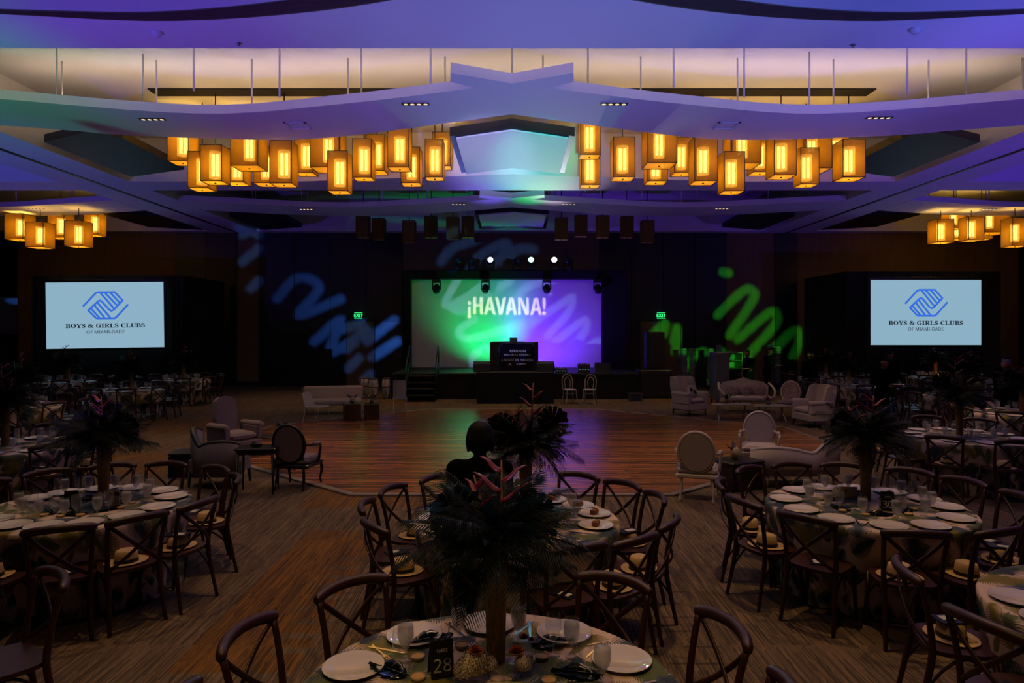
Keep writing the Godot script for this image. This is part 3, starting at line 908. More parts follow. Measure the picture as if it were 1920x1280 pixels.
func stage() -> void:
	var black := grained("black_cloth", Color(0.012, 0.012, 0.014), Color(0.022, 0.021, 0.024), 0.95, Vector3(4, 0.5, 4), 0.06)
	var deckm := mat("deck", Color(0.02, 0.02, 0.022), 0.55)
	var bm: Material = M["black_metal"]
	# deck with pleated skirt
	var t := thing("stage_platform", "low black stage platform with pleated black skirt under the lit screen", "stage", Vector3(0, 0, 0))
	var st := S()
	cbox(st, Vector3(0.12, 0.86, -25.9), Vector3(8.6, 0.08, 4.6), 0.01)
	part("deck", st, deckm, t)
	st = S(true)
	var pts := []
	for i in 173:
		pts.append(Vector3(-4.18 + i * 0.05, 0, -23.62 - (0.02 if i % 2 == 0 else -0.02)))
	for i in pts.size() - 1:
		quad(st, pts[i], pts[i + 1], pts[i + 1] + Vector3(0, 0.82, 0), pts[i] + Vector3(0, 0.82, 0))
	for s in [-4.18, 4.42]:
		quad(st, Vector3(s, 0, -28.2), Vector3(s, 0, -23.6), Vector3(s, 0.82, -23.6), Vector3(s, 0.82, -28.2))
	part("skirt", st, black, t)

	# stage screen in a cloth-covered frame
	t = thing("stage_backdrop", "wide white stage screen lit green and violet inside a black cloth frame", "screen")
	st = S()
	box(st, Vector3(-0.22, 2.675, -27.06), Vector3(7.5, 3.53, 0.05))
	part("screen_cloth", st, mat("screen_white", Color(0.78, 0.78, 0.78), 0.8), t)
	for f in [[-4.13, 2.8, 0.32, 3.78], [4.03, 2.8, 1.0, 3.78]]:
		st = S()
		cbox(st, Vector3(f[0], f[1], -26.85), Vector3(f[2], f[3], 0.35), 0.03)
		part("drape_leg", st, black, t)
	st = S()
	cbox(st, Vector3(0.12, 4.55, -26.75), Vector3(8.8, 0.36, 0.4), 0.03)
	part("drape_header", st, black, t)

	# fixtures hanging from and standing on the header
	var off := mat("lens_off", Color(0.10, 0.10, 0.12), 0.1)
	for x in [-2.93, -1.03, 1.35, 3.33]:
		mover("black moving head light hanging from the screen frame", Vector3(x, 4.36, -26.5), true, 0.9, off, "moving heads hanging from the frame")
	for a in [[-2.1, -1], [-1.55, -1], [0.2, -1], [2.2, -1]]:
		mover("unlit moving head light standing on the screen frame", Vector3(a[0], 4.73, -26.7), false, -0.2, off, "unlit moving heads on the frame", 0.4 * sin(a[0] * 5.0))
	var lit := [[-0.84, "blue-white", Color(0.72, 0.72, 1.0), Color(0.45, 0.38, 1.0), 50.0], [0.74, "green", Color(0.45, 1.0, 0.75), Color(0.1, 1.0, 0.5), 45.0], [1.64, "white", Color(1.0, 0.96, 1.0), Color(0.95, 0.85, 1.0), 50.0]]
	for a in lit:
		var m := mover("%s glowing moving head light on the screen frame" % a[1], Vector3(a[0], 4.73, -26.7), false, -0.16, glow("stage_lens_" + a[1], a[2], 14.0), "")
		spot(m, Vector3(0, 0.39, 0.3), Vector3(-a[0] * 0.3, 1.0, 9), a[3], a[4], 16, 0.8, 0.1)

	# steps with handrails
	t = thing("stage_steps", "black stage steps with two curved handrails beside the congas", "stairs", Vector3(-3.05, 0, -23.3))
	for i in 4:
		st = S()
		cbox(st, Vector3(0, 0.2 + 0.2 * i, -0.22 * i + 0.5), Vector3(1.0, 0.05, 0.26), 0.008)
		part("tread", st, deckm, t)
	st = S()
	for s in [-1, 1]:
		quad(st, Vector3(s * 0.48, 0, 0.62), Vector3(s * 0.48, 0, -0.3), Vector3(s * 0.48, 0.82, -0.3), Vector3(s * 0.48, 0.2, 0.62))
	part("stringer", st, bm, t)
	for s in [-1, 1]:
		st = S(true)
		tube(st, bend([Vector3(s * 0.5, 0.05, 0.6), Vector3(s * 0.5, 1.0, 0.55), Vector3(s * 0.5, 1.75, -0.25), Vector3(s * 0.5, 1.7, -0.42), Vector3(s * 0.5, 0.85, -0.4)], 5), 0.025, 8)
		tube(st, [Vector3(s * 0.5, 0.55, 0.57), Vector3(s * 0.5, 1.25, -0.36)], 0.018, 6)
		part("handrail", st, mat("rail", Color(0.07, 0.07, 0.09), 0.35, 0.4), t)

	# riser with the DJ booth
	t = thing("dj_riser", "black cloth-skirted riser in front of the stage under the DJ booth", "riser", Vector3(0.1, 0, -22.85))
	st = S()
	cbox(st, Vector3(0, 0.5, 0), Vector3(2.5, 1.0, 1.4), 0.015)
	part("skirt", st, black, t)
	st = S()
	cbox(st, Vector3(0, 1.01, 0), Vector3(2.52, 0.03, 1.42), 0.01)
	part("top", st, deckm, t)
	t = thing("dj_booth", "dark DJ booth with a printed gala sign on its front", "DJ booth", Vector3(0.07, 1.03, -22.8))
	st = S()
	cbox(st, Vector3(0, 0.48, 0), Vector3(1.62, 0.96, 0.06), 0.01)
	for s in [-1, 1]:
		cbox(st, Vector3(s * 0.78, 0.48, -0.3), Vector3(0.06, 0.96, 0.6), 0.01)
	cbox(st, Vector3(0, 0.93, -0.3), Vector3(1.6, 0.04, 0.56), 0.008)
	part("facade", st, mat("booth", Color(0.035, 0.022, 0.06), 0.5), t)
	st = S()
	cbox(st, Vector3(0.1, 0.46, 0.045), Vector3(1.18, 0.92, 0.02), 0.004)
	var sign := part("sign_board", st, mat("acrylic", Color(0.06, 0.035, 0.13), 0.12), t)
	var ink := mat("sign_ink", Color(0.75, 0.72, 0.82), 0.6)
	for w in [["12", 0.075, -0.10, 0.66, true], ["TH", 0.035, -0.012, 0.685, true], ["ANNUAL", 0.075, 0.2, 0.66, true], ["WILD ABOUT KIDS GALA", 0.058, 0.1, 0.54, false], ["A NIGHT IN HAVANA", 0.082, 0.1, 0.36, false]]:
		part("lettering", words_mesh(w[0], w[1], "Droid Sans", w[4]), ink, sign, Vector3(w[2], w[3], 0.058))
	st = S()   # two small sponsor marks at the foot of the sign
	for q in [[-0.14, 0.235, 0.05, 0.035], [-0.14, 0.195, 0.13, 0.012], [0.1, 0.225, 0.04, 0.045], [0.26, 0.235, 0.24, 0.022], [0.2, 0.205, 0.12, 0.012]]:
		box(st, Vector3(q[0], q[1], 0.057), Vector3(q[2], q[3], 0.003))
	part("sponsor_mark", st, ink, sign)
	st = S()
	for q in [[0.1, 0.915, 1.16, 0.008], [0.1, 0.012, 1.16, 0.008], [-0.476, 0.46, 0.008, 0.9], [0.676, 0.46, 0.008, 0.9]]:
		box(st, Vector3(q[0], q[1], 0.057), Vector3(q[2], q[3], 0.004))
	for q in [[-0.42, 0.85], [0.62, 0.85], [-0.42, 0.08], [0.62, 0.08]]:
		box(st, Vector3(q[0], q[1], 0.06), Vector3(0.03, 0.03, 0.012), Basis(Vector3.BACK, 0.785))
	part("border", st, mat("sign_edge", Color(0.3, 0.28, 0.36), 0.3), sign)
	t = thing("dj_display", "small dark monitor standing on top of the DJ booth", "monitor", Vector3(0.05, 1.98, -22.95))
	st = S()
	cbox(st, Vector3(0, 0.09, 0), Vector3(0.26, 0.14, 0.03), 0.006)
	part("panel", st, bm, t)
	st = S()
	box(st, Vector3(0, 0.01, 0), Vector3(0.1, 0.02, 0.1))
	part("foot", st, bm, t)

	# wedge monitors
	for a in [[-1.0, 1.025, -22.45, 0.1, "DJ riser, by the steps"], [1.12, 1.025, -22.5, -0.2, "DJ riser, by the bentwood chairs"], [3.2, 0.9, -24.3, 0.0, "stage deck behind the bentwood chairs"]]:
		t = thing("wedge_monitor", "black wedge monitor speaker on the %s" % a[4], "speaker", Vector3(a[0], a[1], a[2]), a[3], "")
		st = S()
		panel(st, [[-0.3, 0], [0.3, 0], [0.26, 0.1], [-0.05, 0.34], [-0.26, 0.26]], -0.27, 0.27, Basis(Vector3.UP, PI / 2))
		part("cabinet", st, bm, t)
		st = S()
		box(st, Vector3(0, 0.215, 0.115), Vector3(0.5, 0.36, 0.012), Basis(Vector3.RIGHT, -0.92))
		part("grille", st, mat("grille", Color(0.04, 0.04, 0.045), 0.6), t)

	# DJ gear on the deck
	for a in [[1.72, "low keyboard rack with lit keys on the stage deck"], [2.52, "small electronics rack with green lights on the stage deck"]]:
		t = thing("electronics_rack", a[1], "sound equipment", Vector3(a[0], 0.9, -24.0))
		st = S()
		var hh := 0.16 if a[0] < 2 else 0.3
		cbox(st, Vector3(0, hh / 2, 0), Vector3(0.42, hh, 0.3), 0.01)
		part("case", st, mat("gear", Color(0.25, 0.24, 0.28), 0.35, 0.3), t)
		for k in 4:
			st = S(true)
			lathe(st, [[0.0, 0.03], [0.02, 0.028], [0.022, 0.0]], 8)
			part("knob", st, bm, t, Vector3(-0.15 + 0.1 * k, hh, 0.05))
			st = S()
			box(st, Vector3(0, 0, 0), Vector3(0.03, 0.012, 0.006))
			part("indicator_light", st, glow("gear_led", Color(0.35, 0.9, 0.75), 1.2), t, Vector3(-0.15 + 0.1 * k, hh * 0.4, 0.153))

	# loudspeaker stack at the end of the stage
	t = thing("loudspeaker", "tall black loudspeaker standing on its subwoofer by the service door", "speaker", Vector3(5.06, 1.0, -24.3))
	st = S()
	cbox(st, Vector3(0, 0.68, 0), Vector3(0.62, 1.3, 0.6), 0.02)
	part("cabinet", st, bm, t)
	st = S()
	cbox(st, Vector3(0, 0.68, 0.305), Vector3(0.54, 1.2, 0.02), 0.006)
	part("grille", st, M["grille"], t)
	t = thing("subwoofer", "wide black subwoofer on the floor beneath the tall loudspeaker", "speaker", Vector3(5.03, 0, -24.25))
	st = S()
	cbox(st, Vector3(0, 0.5, 0), Vector3(1.15, 0.98, 0.8), 0.02)
	part("cabinet", st, bm, t)
	st = S()
	cbox(st, Vector3(0, 0.5, 0.405), Vector3(1.05, 0.88, 0.02), 0.006)
	part("grille", st, M["grille"], t)
	t = thing("road_case", "small metal-edged road case on the floor beside the stage", "case", Vector3(4.15, 0, -23.0))
	st = S()
	cbox(st, Vector3(0, 0.14, 0), Vector3(0.4, 0.26, 0.3), 0.01)
	part("body", st, mat("case", Color(0.2, 0.2, 0.22), 0.4), t)
	st = S()
	for x in [-0.2, 0.2]:
		for z in [-0.15, 0.15]:
			box(st, Vector3(x, 0.14, z), Vector3(0.03, 0.28, 0.03))
	part("corner_trim", st, M["steel2"], t)

	# wash lights standing on the deck behind the booth
	uplight(Vector3(-0.55, 0.9, -25.2), Vector3(-1.0, 2.7, -27), Color(0.0, 1.0, 0.52), 9.0, 50, "LED wash light behind the DJ booth throwing green on the screen")
	uplight(Vector3(0.75, 0.9, -24.9), Vector3(1.7, 2.7, -27), Color(0.40, 0.17, 1.0), 17.0, 58, "LED wash light behind the DJ booth throwing violet on the screen")
	# exit signs over the service doors
	for x in [-6.5, 6.3]:
		t = thing("exit_sign", "green lit EXIT sign over the %s service doors" % ("scribbled" if x < 0 else "tan"), "exit sign", Vector3(x, 3.0, -BACK + 0.09))
		st = S()
		cbox(st, Vector3.ZERO, Vector3(0.36, 0.26, 0.06), 0.01)
		part("case", st, mat("sign_case", Color(0.05, 0.08, 0.06), 0.4), t)
		part("lettering", words_mesh("EXIT", 0.13, "Droid Sans", true), glow("exit_glow", Color(0.2, 1.0, 0.5), 1.6), t, Vector3(0, 0, 0.034))
		st = S()
		for q in [[0, 0.115, 0.34, 0.02], [0, -0.115, 0.34, 0.02]]:
			box(st, Vector3(q[0], q[1], 0.032), Vector3(q[2], q[3], 0.006))
		part("light_bar", st, M["exit_glow"], t)
		omni(t, Vector3(0, 0, 0.2), Color(0.2, 1.0, 0.5), 0.02, 0.05)

# ---------------------------------------------------------------- the two side screens
func stroke(st: SurfaceTool, pts: Array, half: float, z: float) -> void:
	for i in pts.size() - 1:
		var a := Vector2(pts[i][0], pts[i][1])
		var b := Vector2(pts[i + 1][0], pts[i + 1][1])
		var d := (b - a).normalized() * half
		var n := Vector2(-d.y, d.x)
		a -= d * 0.6
		b += d * 0.6
		quad(st, Vector3(a.x - n.x, a.y - n.y, z), Vector3(b.x - n.x, b.y - n.y, z), Vector3(b.x + n.x, b.y + n.y, z), Vector3(a.x + n.x, a.y + n.y, z))

func side_screen(at: Vector3, turn: float, roll: float, label: String, drape_label: String, drape_x0: float, drape_x1: float, drape_h: float, inner_left: bool) -> void:
	var t := thing("projection_screen", label, "screen", at, turn)
	t.rotation.z = roll
	var w := 4.05
	var h := 2.38
	var st := S()
	box(st, Vector3(0, h / 2, 0), Vector3(w, h, 0.02))
	part("screen_surface", st, M["screen_glow"], t)
	st = S()
	for q in [[0, h + 0.05, w + 0.2, 0.1], [0, -0.05, w + 0.2, 0.1], [-w / 2 - 0.05, h / 2, 0.1, h], [w / 2 + 0.05, h / 2, 0.1, h]]:
		cbox(st, Vector3(q[0], q[1], 0), Vector3(q[2], q[3], 0.06), 0.01)
	part("frame", st, M["black_metal"], t)
	st = S(true)
	for s in [-1, 1]:
		st = S(true)
		tube(st, [Vector3(s * (w / 2 + 0.02), -at.y, -0.06), Vector3(s * (w / 2 + 0.02), h, -0.06)], 0.03, 8)
		part("leg", st, M["black_metal"], t)
	var u := func(list: Array) -> Array:
		var o := []
		for p in list:
			o.append([((p[0] - 100.0) / 1730.0 - 0.5) * w, (1.0 - (p[1] - 85.0) / 1010.0) * h])
		return o
	st = S()
	stroke(st, u.call([[645, 448], [830, 250], [865, 238], [1105, 238], [1222, 368], [1085, 512], [1050, 524], [1020, 505], [915, 380], [890, 365], [862, 378], [715, 515], [825, 630], [850, 640], [1100, 640], [1130, 620], [1297, 435]]), 0.034, 0.014)
	for q in [[[895, 245], [1085, 480]], [[960, 242], [1140, 445]], [[1040, 242], [1182, 408]], [[755, 485], [880, 634]], [[805, 435], [955, 636]], [[850, 395], [1040, 636]]]:
		stroke(st, u.call(q), 0.034, 0.014)
	part("clasped_hands_emblem", st, M["emblem"], t)
	for q in [["BOYS & GIRLS CLUBS", "Droid Serif", 0.155, 2.72, 752.0, true], ["OF MIAMI-DADE", "Droid Sans", 0.115, 1.30, 848.0, false]]:
		var tm := words_mesh(q[0], q[2], q[1], q[5], 0.002)
		var o := part("lettering", tm, M["screen_ink"], t, Vector3(0.0, (1.0 - (q[4] - 85.0) / 1010.0) * h, 0.014))
		o.scale.x = q[3] / tm.get_aabb().size.x
	area(t, Vector3(0, h / 2, 0.06), Vector3(0, h / 2, 2), Color(0.68, 0.82, 0.92), 0.4, w, h)
	# black drape box behind and beside it
	t = thing("pipe_and_drape", drape_label, "drape")
	var d := 25.12
	var edge := []
	var n := 60
	for i in n + 1:
		edge.append(Vector3(lerpf(drape_x0, drape_x1, float(i) / n), 0, -d - 0.05 + (0.03 if i % 2 == 0 else -0.03)))
	st = S(true)
	for i in n:
		quad(st, edge[i], edge[i + 1], edge[i + 1] + Vector3(0, drape_h, 0), edge[i] + Vector3(0, drape_h, 0))
	part("front_drape", st, M["black_cloth"], t)
	st = S(true)
	var xs := drape_x0 if inner_left else drape_x1
	for i in 36:
		var a := Vector3(xs + (0.03 if i % 2 == 0 else -0.03), 0, -d - 0.05 - 0.1 * i)
		var b := Vector3(xs - (0.03 if i % 2 == 0 else -0.03), 0, -d - 0.05 - 0.1 * (i + 1))
		if b.z > -BACK + 0.12:
			quad(st, a, b, b + Vector3(0, drape_h, 0), a + Vector3(0, drape_h, 0))
	part("side_drape", st, M["black_cloth"], t)

func screens() -> void:
	glow("screen_glow", Color(0.55, 0.69, 0.77), 1.0)
	mat("emblem", Color(0.10, 0.22, 0.62), 0.8)
	glow("emblem", Color(0.20, 0.44, 0.86), 0.9)
	mat("screen_ink", Color(0.02, 0.05, 0.10), 0.9)
	side_screen(Vector3(15.15, 1.84, -25.0), 0.0, 0.0, "projection screen with sharp blue clasped-hands emblem and black lettering", "black drape box around the sharp screen", 12.3, 18.0, 4.55, true)
	side_screen(Vector3(-14.7, 1.74, -24.72), 0.10, 0.014, "slightly tilted projection screen with blurred clasped-hands emblem", "black drape box around the tilted screen", -17.7, -12.15, 4.4, false)

# ---------------------------------------------------------------- tables and what stands on them
func wood_mats() -> void:
	grained("chair_wood", Color(0.14, 0.050, 0.020), Color(0.24, 0.095, 0.042), 0.45, Vector3(6, 1.2, 6), 0.05)
	grained("seat_wood", Color(0.16, 0.070, 0.025), Color(0.24, 0.11, 0.042), 0.38, Vector3(5, 5, 1.5), 0.05)
	mat("porcelain", Color(0.76, 0.73, 0.70), 0.07)
	var g := mat("glass", Color(0.93, 0.95, 0.96, 0.06), 0.03)
	g.transparency = BaseMaterial3D.TRANSPARENCY_ALPHA
	var w := mat("iced_water", Color(0.66, 0.66, 0.66, 0.45), 0.35)
	w.transparency = BaseMaterial3D.TRANSPARENCY_ALPHA
	grained("straw", Color(0.62, 0.50, 0.33), Color(0.76, 0.64, 0.45), 0.8, Vector3(30, 30, 30), 0.2)
	mat("ribbon", Color(0.012, 0.012, 0.014), 0.6)
	mat("silver", Color(0.8, 0.8, 0.8), 0.12, 1.0)
	grained("leaf_plate", Color(0.010, 0.030, 0.034), Color(0.022, 0.060, 0.060), 0.22, Vector3(8, 8, 8), 0.1)
	grained("gold_vase", Color(0.46, 0.33, 0.15), Color(0.60, 0.44, 0.21), 0.42, Vector3(6, 2, 6), 0.05, 0.25)
	var pf := grained("palm_green", Color(0.008, 0.030, 0.010), Color(0.022, 0.070, 0.022), 0.6, Vector3(5, 5, 5), 0.1)
	pf.metallic_specular = 0.3
	grained("leaf_green", Color(0.012, 0.040, 0.014), Color(0.025, 0.075, 0.024), 0.28, Vector3(6, 6, 6), 0.1)
	grained("bract_red", Color(0.34, 0.014, 0.008), Color(0.52, 0.06, 0.018), 0.45, Vector3(9, 9, 9), 0.1)
	mat("bract_gold", Color(0.45, 0.25, 0.05), 0.5)
	grained("petal_white", Color(0.66, 0.60, 0.48), Color(0.80, 0.74, 0.62), 0.8, Vector3(30, 30, 30), 0.2)
	grained("petal_orange", Color(0.58, 0.22, 0.02), Color(0.75, 0.36, 0.05), 0.8, Vector3(30, 30, 30), 0.2)
	mat("petal_red", Color(0.45, 0.03, 0.04), 0.7)
	mat("card_black", Color(0.012, 0.014, 0.02), 0.35)
	mat("card_cream", Color(0.72, 0.66, 0.50), 0.8)
	mat("booklet_blue", Color(0.02, 0.035, 0.09), 0.35)
	mat("wax", Color(0.72, 0.56, 0.30), 0.6)

func cloth_texture() -> ImageTexture:
	var r := RandomNumberGenerator.new()
	r.seed = 11
	var n := 1024
	var im := Image.create(n, n, false, Image.FORMAT_RGB8)
	im.fill(Color(0.75, 0.66, 0.61))
	var dab := func(p: Vector2, rad: float, c: Color) -> void:
		var k := int(ceil(rad))
		im.fill_rect(Rect2i(int(p.x) - k / 2, int(p.y) - k / 2, maxi(1, k), maxi(1, k)), c)
	var inks := [Color(0.13, 0.18, 0.25), Color(0.20, 0.26, 0.30), Color(0.12, 0.20, 0.20), Color(0.42, 0.38, 0.14), Color(0.30, 0.34, 0.20)]
	for i in 235:
		var at := Vector2(r.randf() * n, r.randf() * n)
		var a := r.randf() * TAU
		var l := r.randf_range(60, 150)
		var c: Color = inks[r.randi_range(0, 4)]
		var bend_ := r.randf_range(-0.012, 0.012)
		if i % 9 == 8:     # broad leaf
			for k in int(l):
				var u := float(k) / l
				dab.call(at + Vector2.from_angle(a) * k, 16.0 * sin(PI * u) + 1.0, inks[3 + i % 2])
			continue
		var p := at
		for k in int(l):
			var u := float(k) / l
			a += bend_
			p += Vector2.from_angle(a)
			dab.call(p, 2.0, c)
			if k % 6 == 0:
				var ll := 44.0 * sin(PI * (0.15 + 0.85 * u)) + 4.0
				for s in [-1, 1]:
					for q in int(ll):
						dab.call(p + Vector2.from_angle(a + s * (0.75 + 0.008 * q)) * q, 3.6 * (1.0 - q / ll) + 1.0, c)
	return ImageTexture.create_from_image(im)

func cloth_mesh() -> ArrayMesh:
	var st := S(true)
	var n := 96
	var rows := [[0.0, 0.762, 0.0], [0.45, 0.762, 0.0], [0.84, 0.762, 0.0], [0.875, 0.760, 0.0], [0.886, 0.748, 0.0], [0.884, 0.70, 0.15], [0.855, 0.55, 0.5], [0.815, 0.40, 0.8], [0.80, 0.012, 1.0]]
	var along := [0.0]
	for i in range(1, rows.size()):
		along.append(along[i - 1] + Vector2(rows[i][0] - rows[i - 1][0], rows[i][1] - rows[i - 1][1]).length())
	var v := func(i: int, j: int) -> void:
		var a := TAU * (i % n) / n
		var r: float = rows[j][0] + rows[j][2] * (0.032 * sin(a * 14.0) + 0.016 * sin(a * 9.0 + 1.0))
		st.set_uv(Vector2(0.5, 0.5) + Vector2(cos(a), sin(a)) * along[j] / 2.3)
		st.add_vertex(Vector3(cos(a) * r, rows[j][1], -sin(a) * r))
	for j in rows.size() - 1:
		for i in n:
			for q in [[i, j], [i + 1, j + 1], [i + 1, j], [i, j], [i, j + 1], [i + 1, j + 1]]:
				if j == 0 and q[1] == 0:
					v.call(i, 0)
				else:
					v.call(q[0], q[1])
	return done(st)

func make_table() -> Node3D:
	var t := thing("banquet_table", "", "table")
	var m := mat("palm_print_cloth", Color.WHITE, 0.85)
	m.albedo_texture = cloth_texture()
	part("tablecloth", cloth_mesh(), m, t)
	return t

func make_chair() -> Node3D:
	var t := thing("cross_back_chair", "", "chair")
	var wood: Material = M["chair_wood"]
	for s in [-1, 1]:
		var st := S(true)
		tube(st, bend([Vector3(s * 0.215, 0.0, -0.275), Vector3(s * 0.2, 0.25, -0.225), Vector3(s * 0.197, 0.46, -0.19), Vector3(s * 0.208, 0.68, -0.215), Vector3(s * 0.222, 0.872, -0.262)], 3), [0.015, 0.016, 0.017, 0.019, 0.02, 0.021, 0.021, 0.02, 0.019, 0.018, 0.018, 0.018, 0.018], 8)
		part("back_leg", st, wood, t)
		st = S(true)
		tube(st, [Vector3(s * 0.205, 0.0, 0.205), Vector3(s * 0.195, 0.25, 0.185), Vector3(s * 0.188, 0.452, 0.17)], [0.014, 0.017, 0.02], 8)
		part("front_leg", st, wood, t)
		st = S(true)
		tube(st, bend([Vector3(s * 0.2, 0.24, 0.185), Vector3(s * 0.19, 0.37, 0.12), Vector3(s * 0.19, 0.435, 0.0), Vector3(s * 0.195, 0.37, -0.12), Vector3(s * 0.2, 0.24, -0.22)], 4), 0.009, 6)
		part("side_brace", st, wood, t)
	var st := S()
	var o := []
	for k in 28:
		var a := TAU * k / 28
		var e := 0.62
		o.append([signf(cos(a)) * pow(absf(cos(a)), e) * (0.222 + 0.02 * sin(-a)), -signf(sin(a)) * pow(absf(sin(a)), e) * 0.215 + 0.0])
	slab(st, o, 0.448, 0.475)
	part("seat", st, M["seat_wood"], t)
	st = S(true)
	tube(st, bend([Vector3(-0.242, 0.875, -0.255), Vector3(-0.14, 0.893, -0.302), Vector3(0, 0.9, -0.322), Vector3(0.14, 0.893, -0.302), Vector3(0.242, 0.875, -0.255)], 4), [0.02, 0.026, 0.028, 0.028, 0.028, 0.028, 0.028, 0.028, 0.028, 0.028, 0.028, 0.028, 0.028, 0.028, 0.028, 0.026, 0.02], 10, 1.15)
	part("top_rail", st, wood, t)
	for s in [-1, 1]:
		st = S(true)
		tube(st, bend([Vector3(s * 0.205, 0.85, -0.268), Vector3(s * 0.08, 0.735, -0.285 - s * 0.008), Vector3(-s * 0.07, 0.6, -0.268 - s * 0.008), Vector3(-s * 0.195, 0.49, -0.2)], 4), 0.016, 8, 0.55, Vector3.BACK)
		part("cross_slat", st, wood, t)
	st = S(true)
	tube(st, bend([Vector3(-0.2, 0.24, 0.19), Vector3(-0.11, 0.37, 0.165), Vector3(0, 0.42, 0.16), Vector3(0.11, 0.37, 0.165), Vector3(0.2, 0.24, 0.19)], 4), 0.009, 6)
	part("front_brace", st, wood, t)
	return t

func make_plate() -> Node3D:
	var t := thing("charger_plate", "", "plate")
	var st := S(true)
	lathe(st, [[0.0, 0.008], [0.095, 0.008], [0.106, 0.013], [0.142, 0.021], [0.147, 0.0225], [0.149, 0.020], [0.138, 0.014], [0.09, 0.002], [0.0, 0.002]], 36)
	part("dish", st, M["porcelain"], t)
	return t

func make_water() -> Node3D:
	var t := thing("water_goblet", "", "glass")
	var st := S(true)
	lathe(st, [[0.0, 0.001], [0.034, 0.001], [0.034, 0.004], [0.006, 0.012], [0.0055, 0.05], [0.012, 0.058], [0.034, 0.092], [0.042, 0.125], [0.041, 0.16], [0.036, 0.195]], 20)
	part("bowl", st, M["glass"], t)
	st = S(true)
	lathe(st, [[0.0, 0.062], [0.01, 0.064], [0.031, 0.094], [0.039, 0.125], [0.038, 0.16], [0.036, 0.176], [0.0, 0.176]], 16)
	part("water", st, M["iced_water"], t)
	return t

func make_wine() -> Node3D:
	var t := thing("wine_glass", "", "glass")
	var st := S(true)
	lathe(st, [[0.0, 0.001], [0.036, 0.001], [0.036, 0.004], [0.005, 0.012], [0.0045, 0.07], [0.01, 0.078], [0.034, 0.108], [0.041, 0.14], [0.039, 0.175], [0.033, 0.21]], 20)
	part("bowl", st, M["glass"], t)
	return t

func make_knife() -> Node3D:
	var t := thing("table_knife", "", "knife")
	var st := S()
	panel(st, [[-0.006, 0.0], [0.006, 0.0], [0.007, 0.1], [0.011, 0.11], [0.010, 0.2], [0.002, 0.225], [-0.007, 0.11]], 0.0, 0.004, Basis(Vector3.RIGHT, -PI / 2))
	part("blade", st, M["silver"], t)
	return t

func make_fork() -> Node3D:
	var t := thing("table_fork", "", "fork")
	var st := S()
	panel(st, [[-0.005, 0.0], [0.005, 0.0], [0.004, 0.12], [0.011, 0.15], [0.011, 0.2], [0.007, 0.2], [0.006, 0.16], [0.002, 0.16], [0.002, 0.2], [-0.002, 0.2], [-0.002, 0.16], [-0.006, 0.16], [-0.007, 0.2], [-0.011, 0.2], [-0.011, 0.15], [-0.004, 0.12]], 0.0, 0.003, Basis(Vector3.RIGHT, -PI / 2))
	part("handle_and_tines", st, M["silver"], t)
	return t

func make_leaf_plate() -> Node3D:
	var t := thing("leaf_shaped_napkin", "", "napkin")
	var st := S(true)
	var rows := 9
	for j in rows:
		var u0 := float(j) / rows
		var u1 := float(j + 1) / rows
		var w0 := 0.068 * sin(PI * pow(u0, 0.8)) + 0.002
		var w1 := 0.068 * sin(PI * pow(u1, 0.8)) + 0.002
		for s in [-1, 1]:
			var notch := 0.8 if j % 2 == 0 else 1.0
			var a := Vector3(-0.12 + 0.24 * u0, 0.014, 0)
			var b := Vector3(-0.12 + 0.24 * u1, 0.014, 0)
			var c := Vector3(-0.12 + 0.24 * u1, 0.002 + 0.03 * (1 - absf(2 * u1 - 1)), s * w1)
			var d := Vector3(-0.12 + 0.24 * u0, 0.002 + 0.03 * (1 - absf(2 * u0 - 1)), s * w0 * notch)
			quad(st, a, b, c, d)
	part("leaf", st, M["leaf_plate"], t)
	st = S(true)
	tube(st, [Vector3(-0.135, 0.016, 0), Vector3(0.11, 0.018, 0)], 0.004, 6)
	part("midrib", st, M["leaf_plate"], t)
	return t

func make_hat() -> Node3D:
	var t := thing("straw_hat", "", "hat")
	var st := S(true)
	for k in 1:
		lathe(st, [[0.165, 0.012], [0.14, 0.004], [0.1, 0.003], [0.092, 0.008], [0.088, 0.05], [0.080, 0.098], [0.06, 0.108], [0.03, 0.098], [0.0, 0.094]], 26)
	part("straw_body", st, M["straw"], t)
	st = S(true)
	lathe(st, [[0.0935, 0.006], [0.0925, 0.02], [0.0905, 0.036]], 26)
	part("hat_band", st, M["ribbon"], t)
	t.scale = Vector3(1.0, 1.0, 0.86)
	return t

func make_booklet() -> Node3D:
	var t := thing("programme_booklet", "", "booklet")
	var st := S()
	box(st, Vector3(0, 0.004, 0), Vector3(0.13, 0.008, 0.19))
	part("cover", st, M["booklet_blue"], t)
	st = S()
	box(st, Vector3(0.01, 0.010, -0.02), Vector3(0.06, 0.003, 0.09))
	part("note_card", st, mat("note", Color(0.7, 0.68, 0.64), 0.8), t)
	return t

func make_tealight() -> Node3D:
	var t := thing("tea_light", "", "candle")
	var st := S(true)
	lathe(st, [[0.0, 0.0], [0.033, 0.0], [0.036, 0.018], [0.033, 0.018], [0.032, 0.013], [0.0, 0.013]], 20)
	part("cup", st, mat("tea_cup", Color(0.6, 0.5, 0.38), 0.5), t)
	st = S(true)
	lathe(st, [[0.031, 0.0145], [0.0, 0.0155]], 20)
	part("wax", st, M["wax"], t)
	return t

func make_dessert() -> Node3D:
	var t := thing("dessert_slice", "", "dessert")
	var st := S()
	cbox(st, Vector3(0, 0.022, 0), Vector3(0.085, 0.04, 0.05), 0.006)
	part("cake", st, grained("cake", Color(0.42, 0.20, 0.05), Color(0.62, 0.36, 0.12), 0.7, Vector3(20, 20, 20), 0.2), t)
	st = S(true)
	ball(st, Vector3(0.02, 0.046, 0), Vector3(0.016, 0.01, 0.016), 8, 5)
	part("cream", st, M["petal_white"], t)
	return t

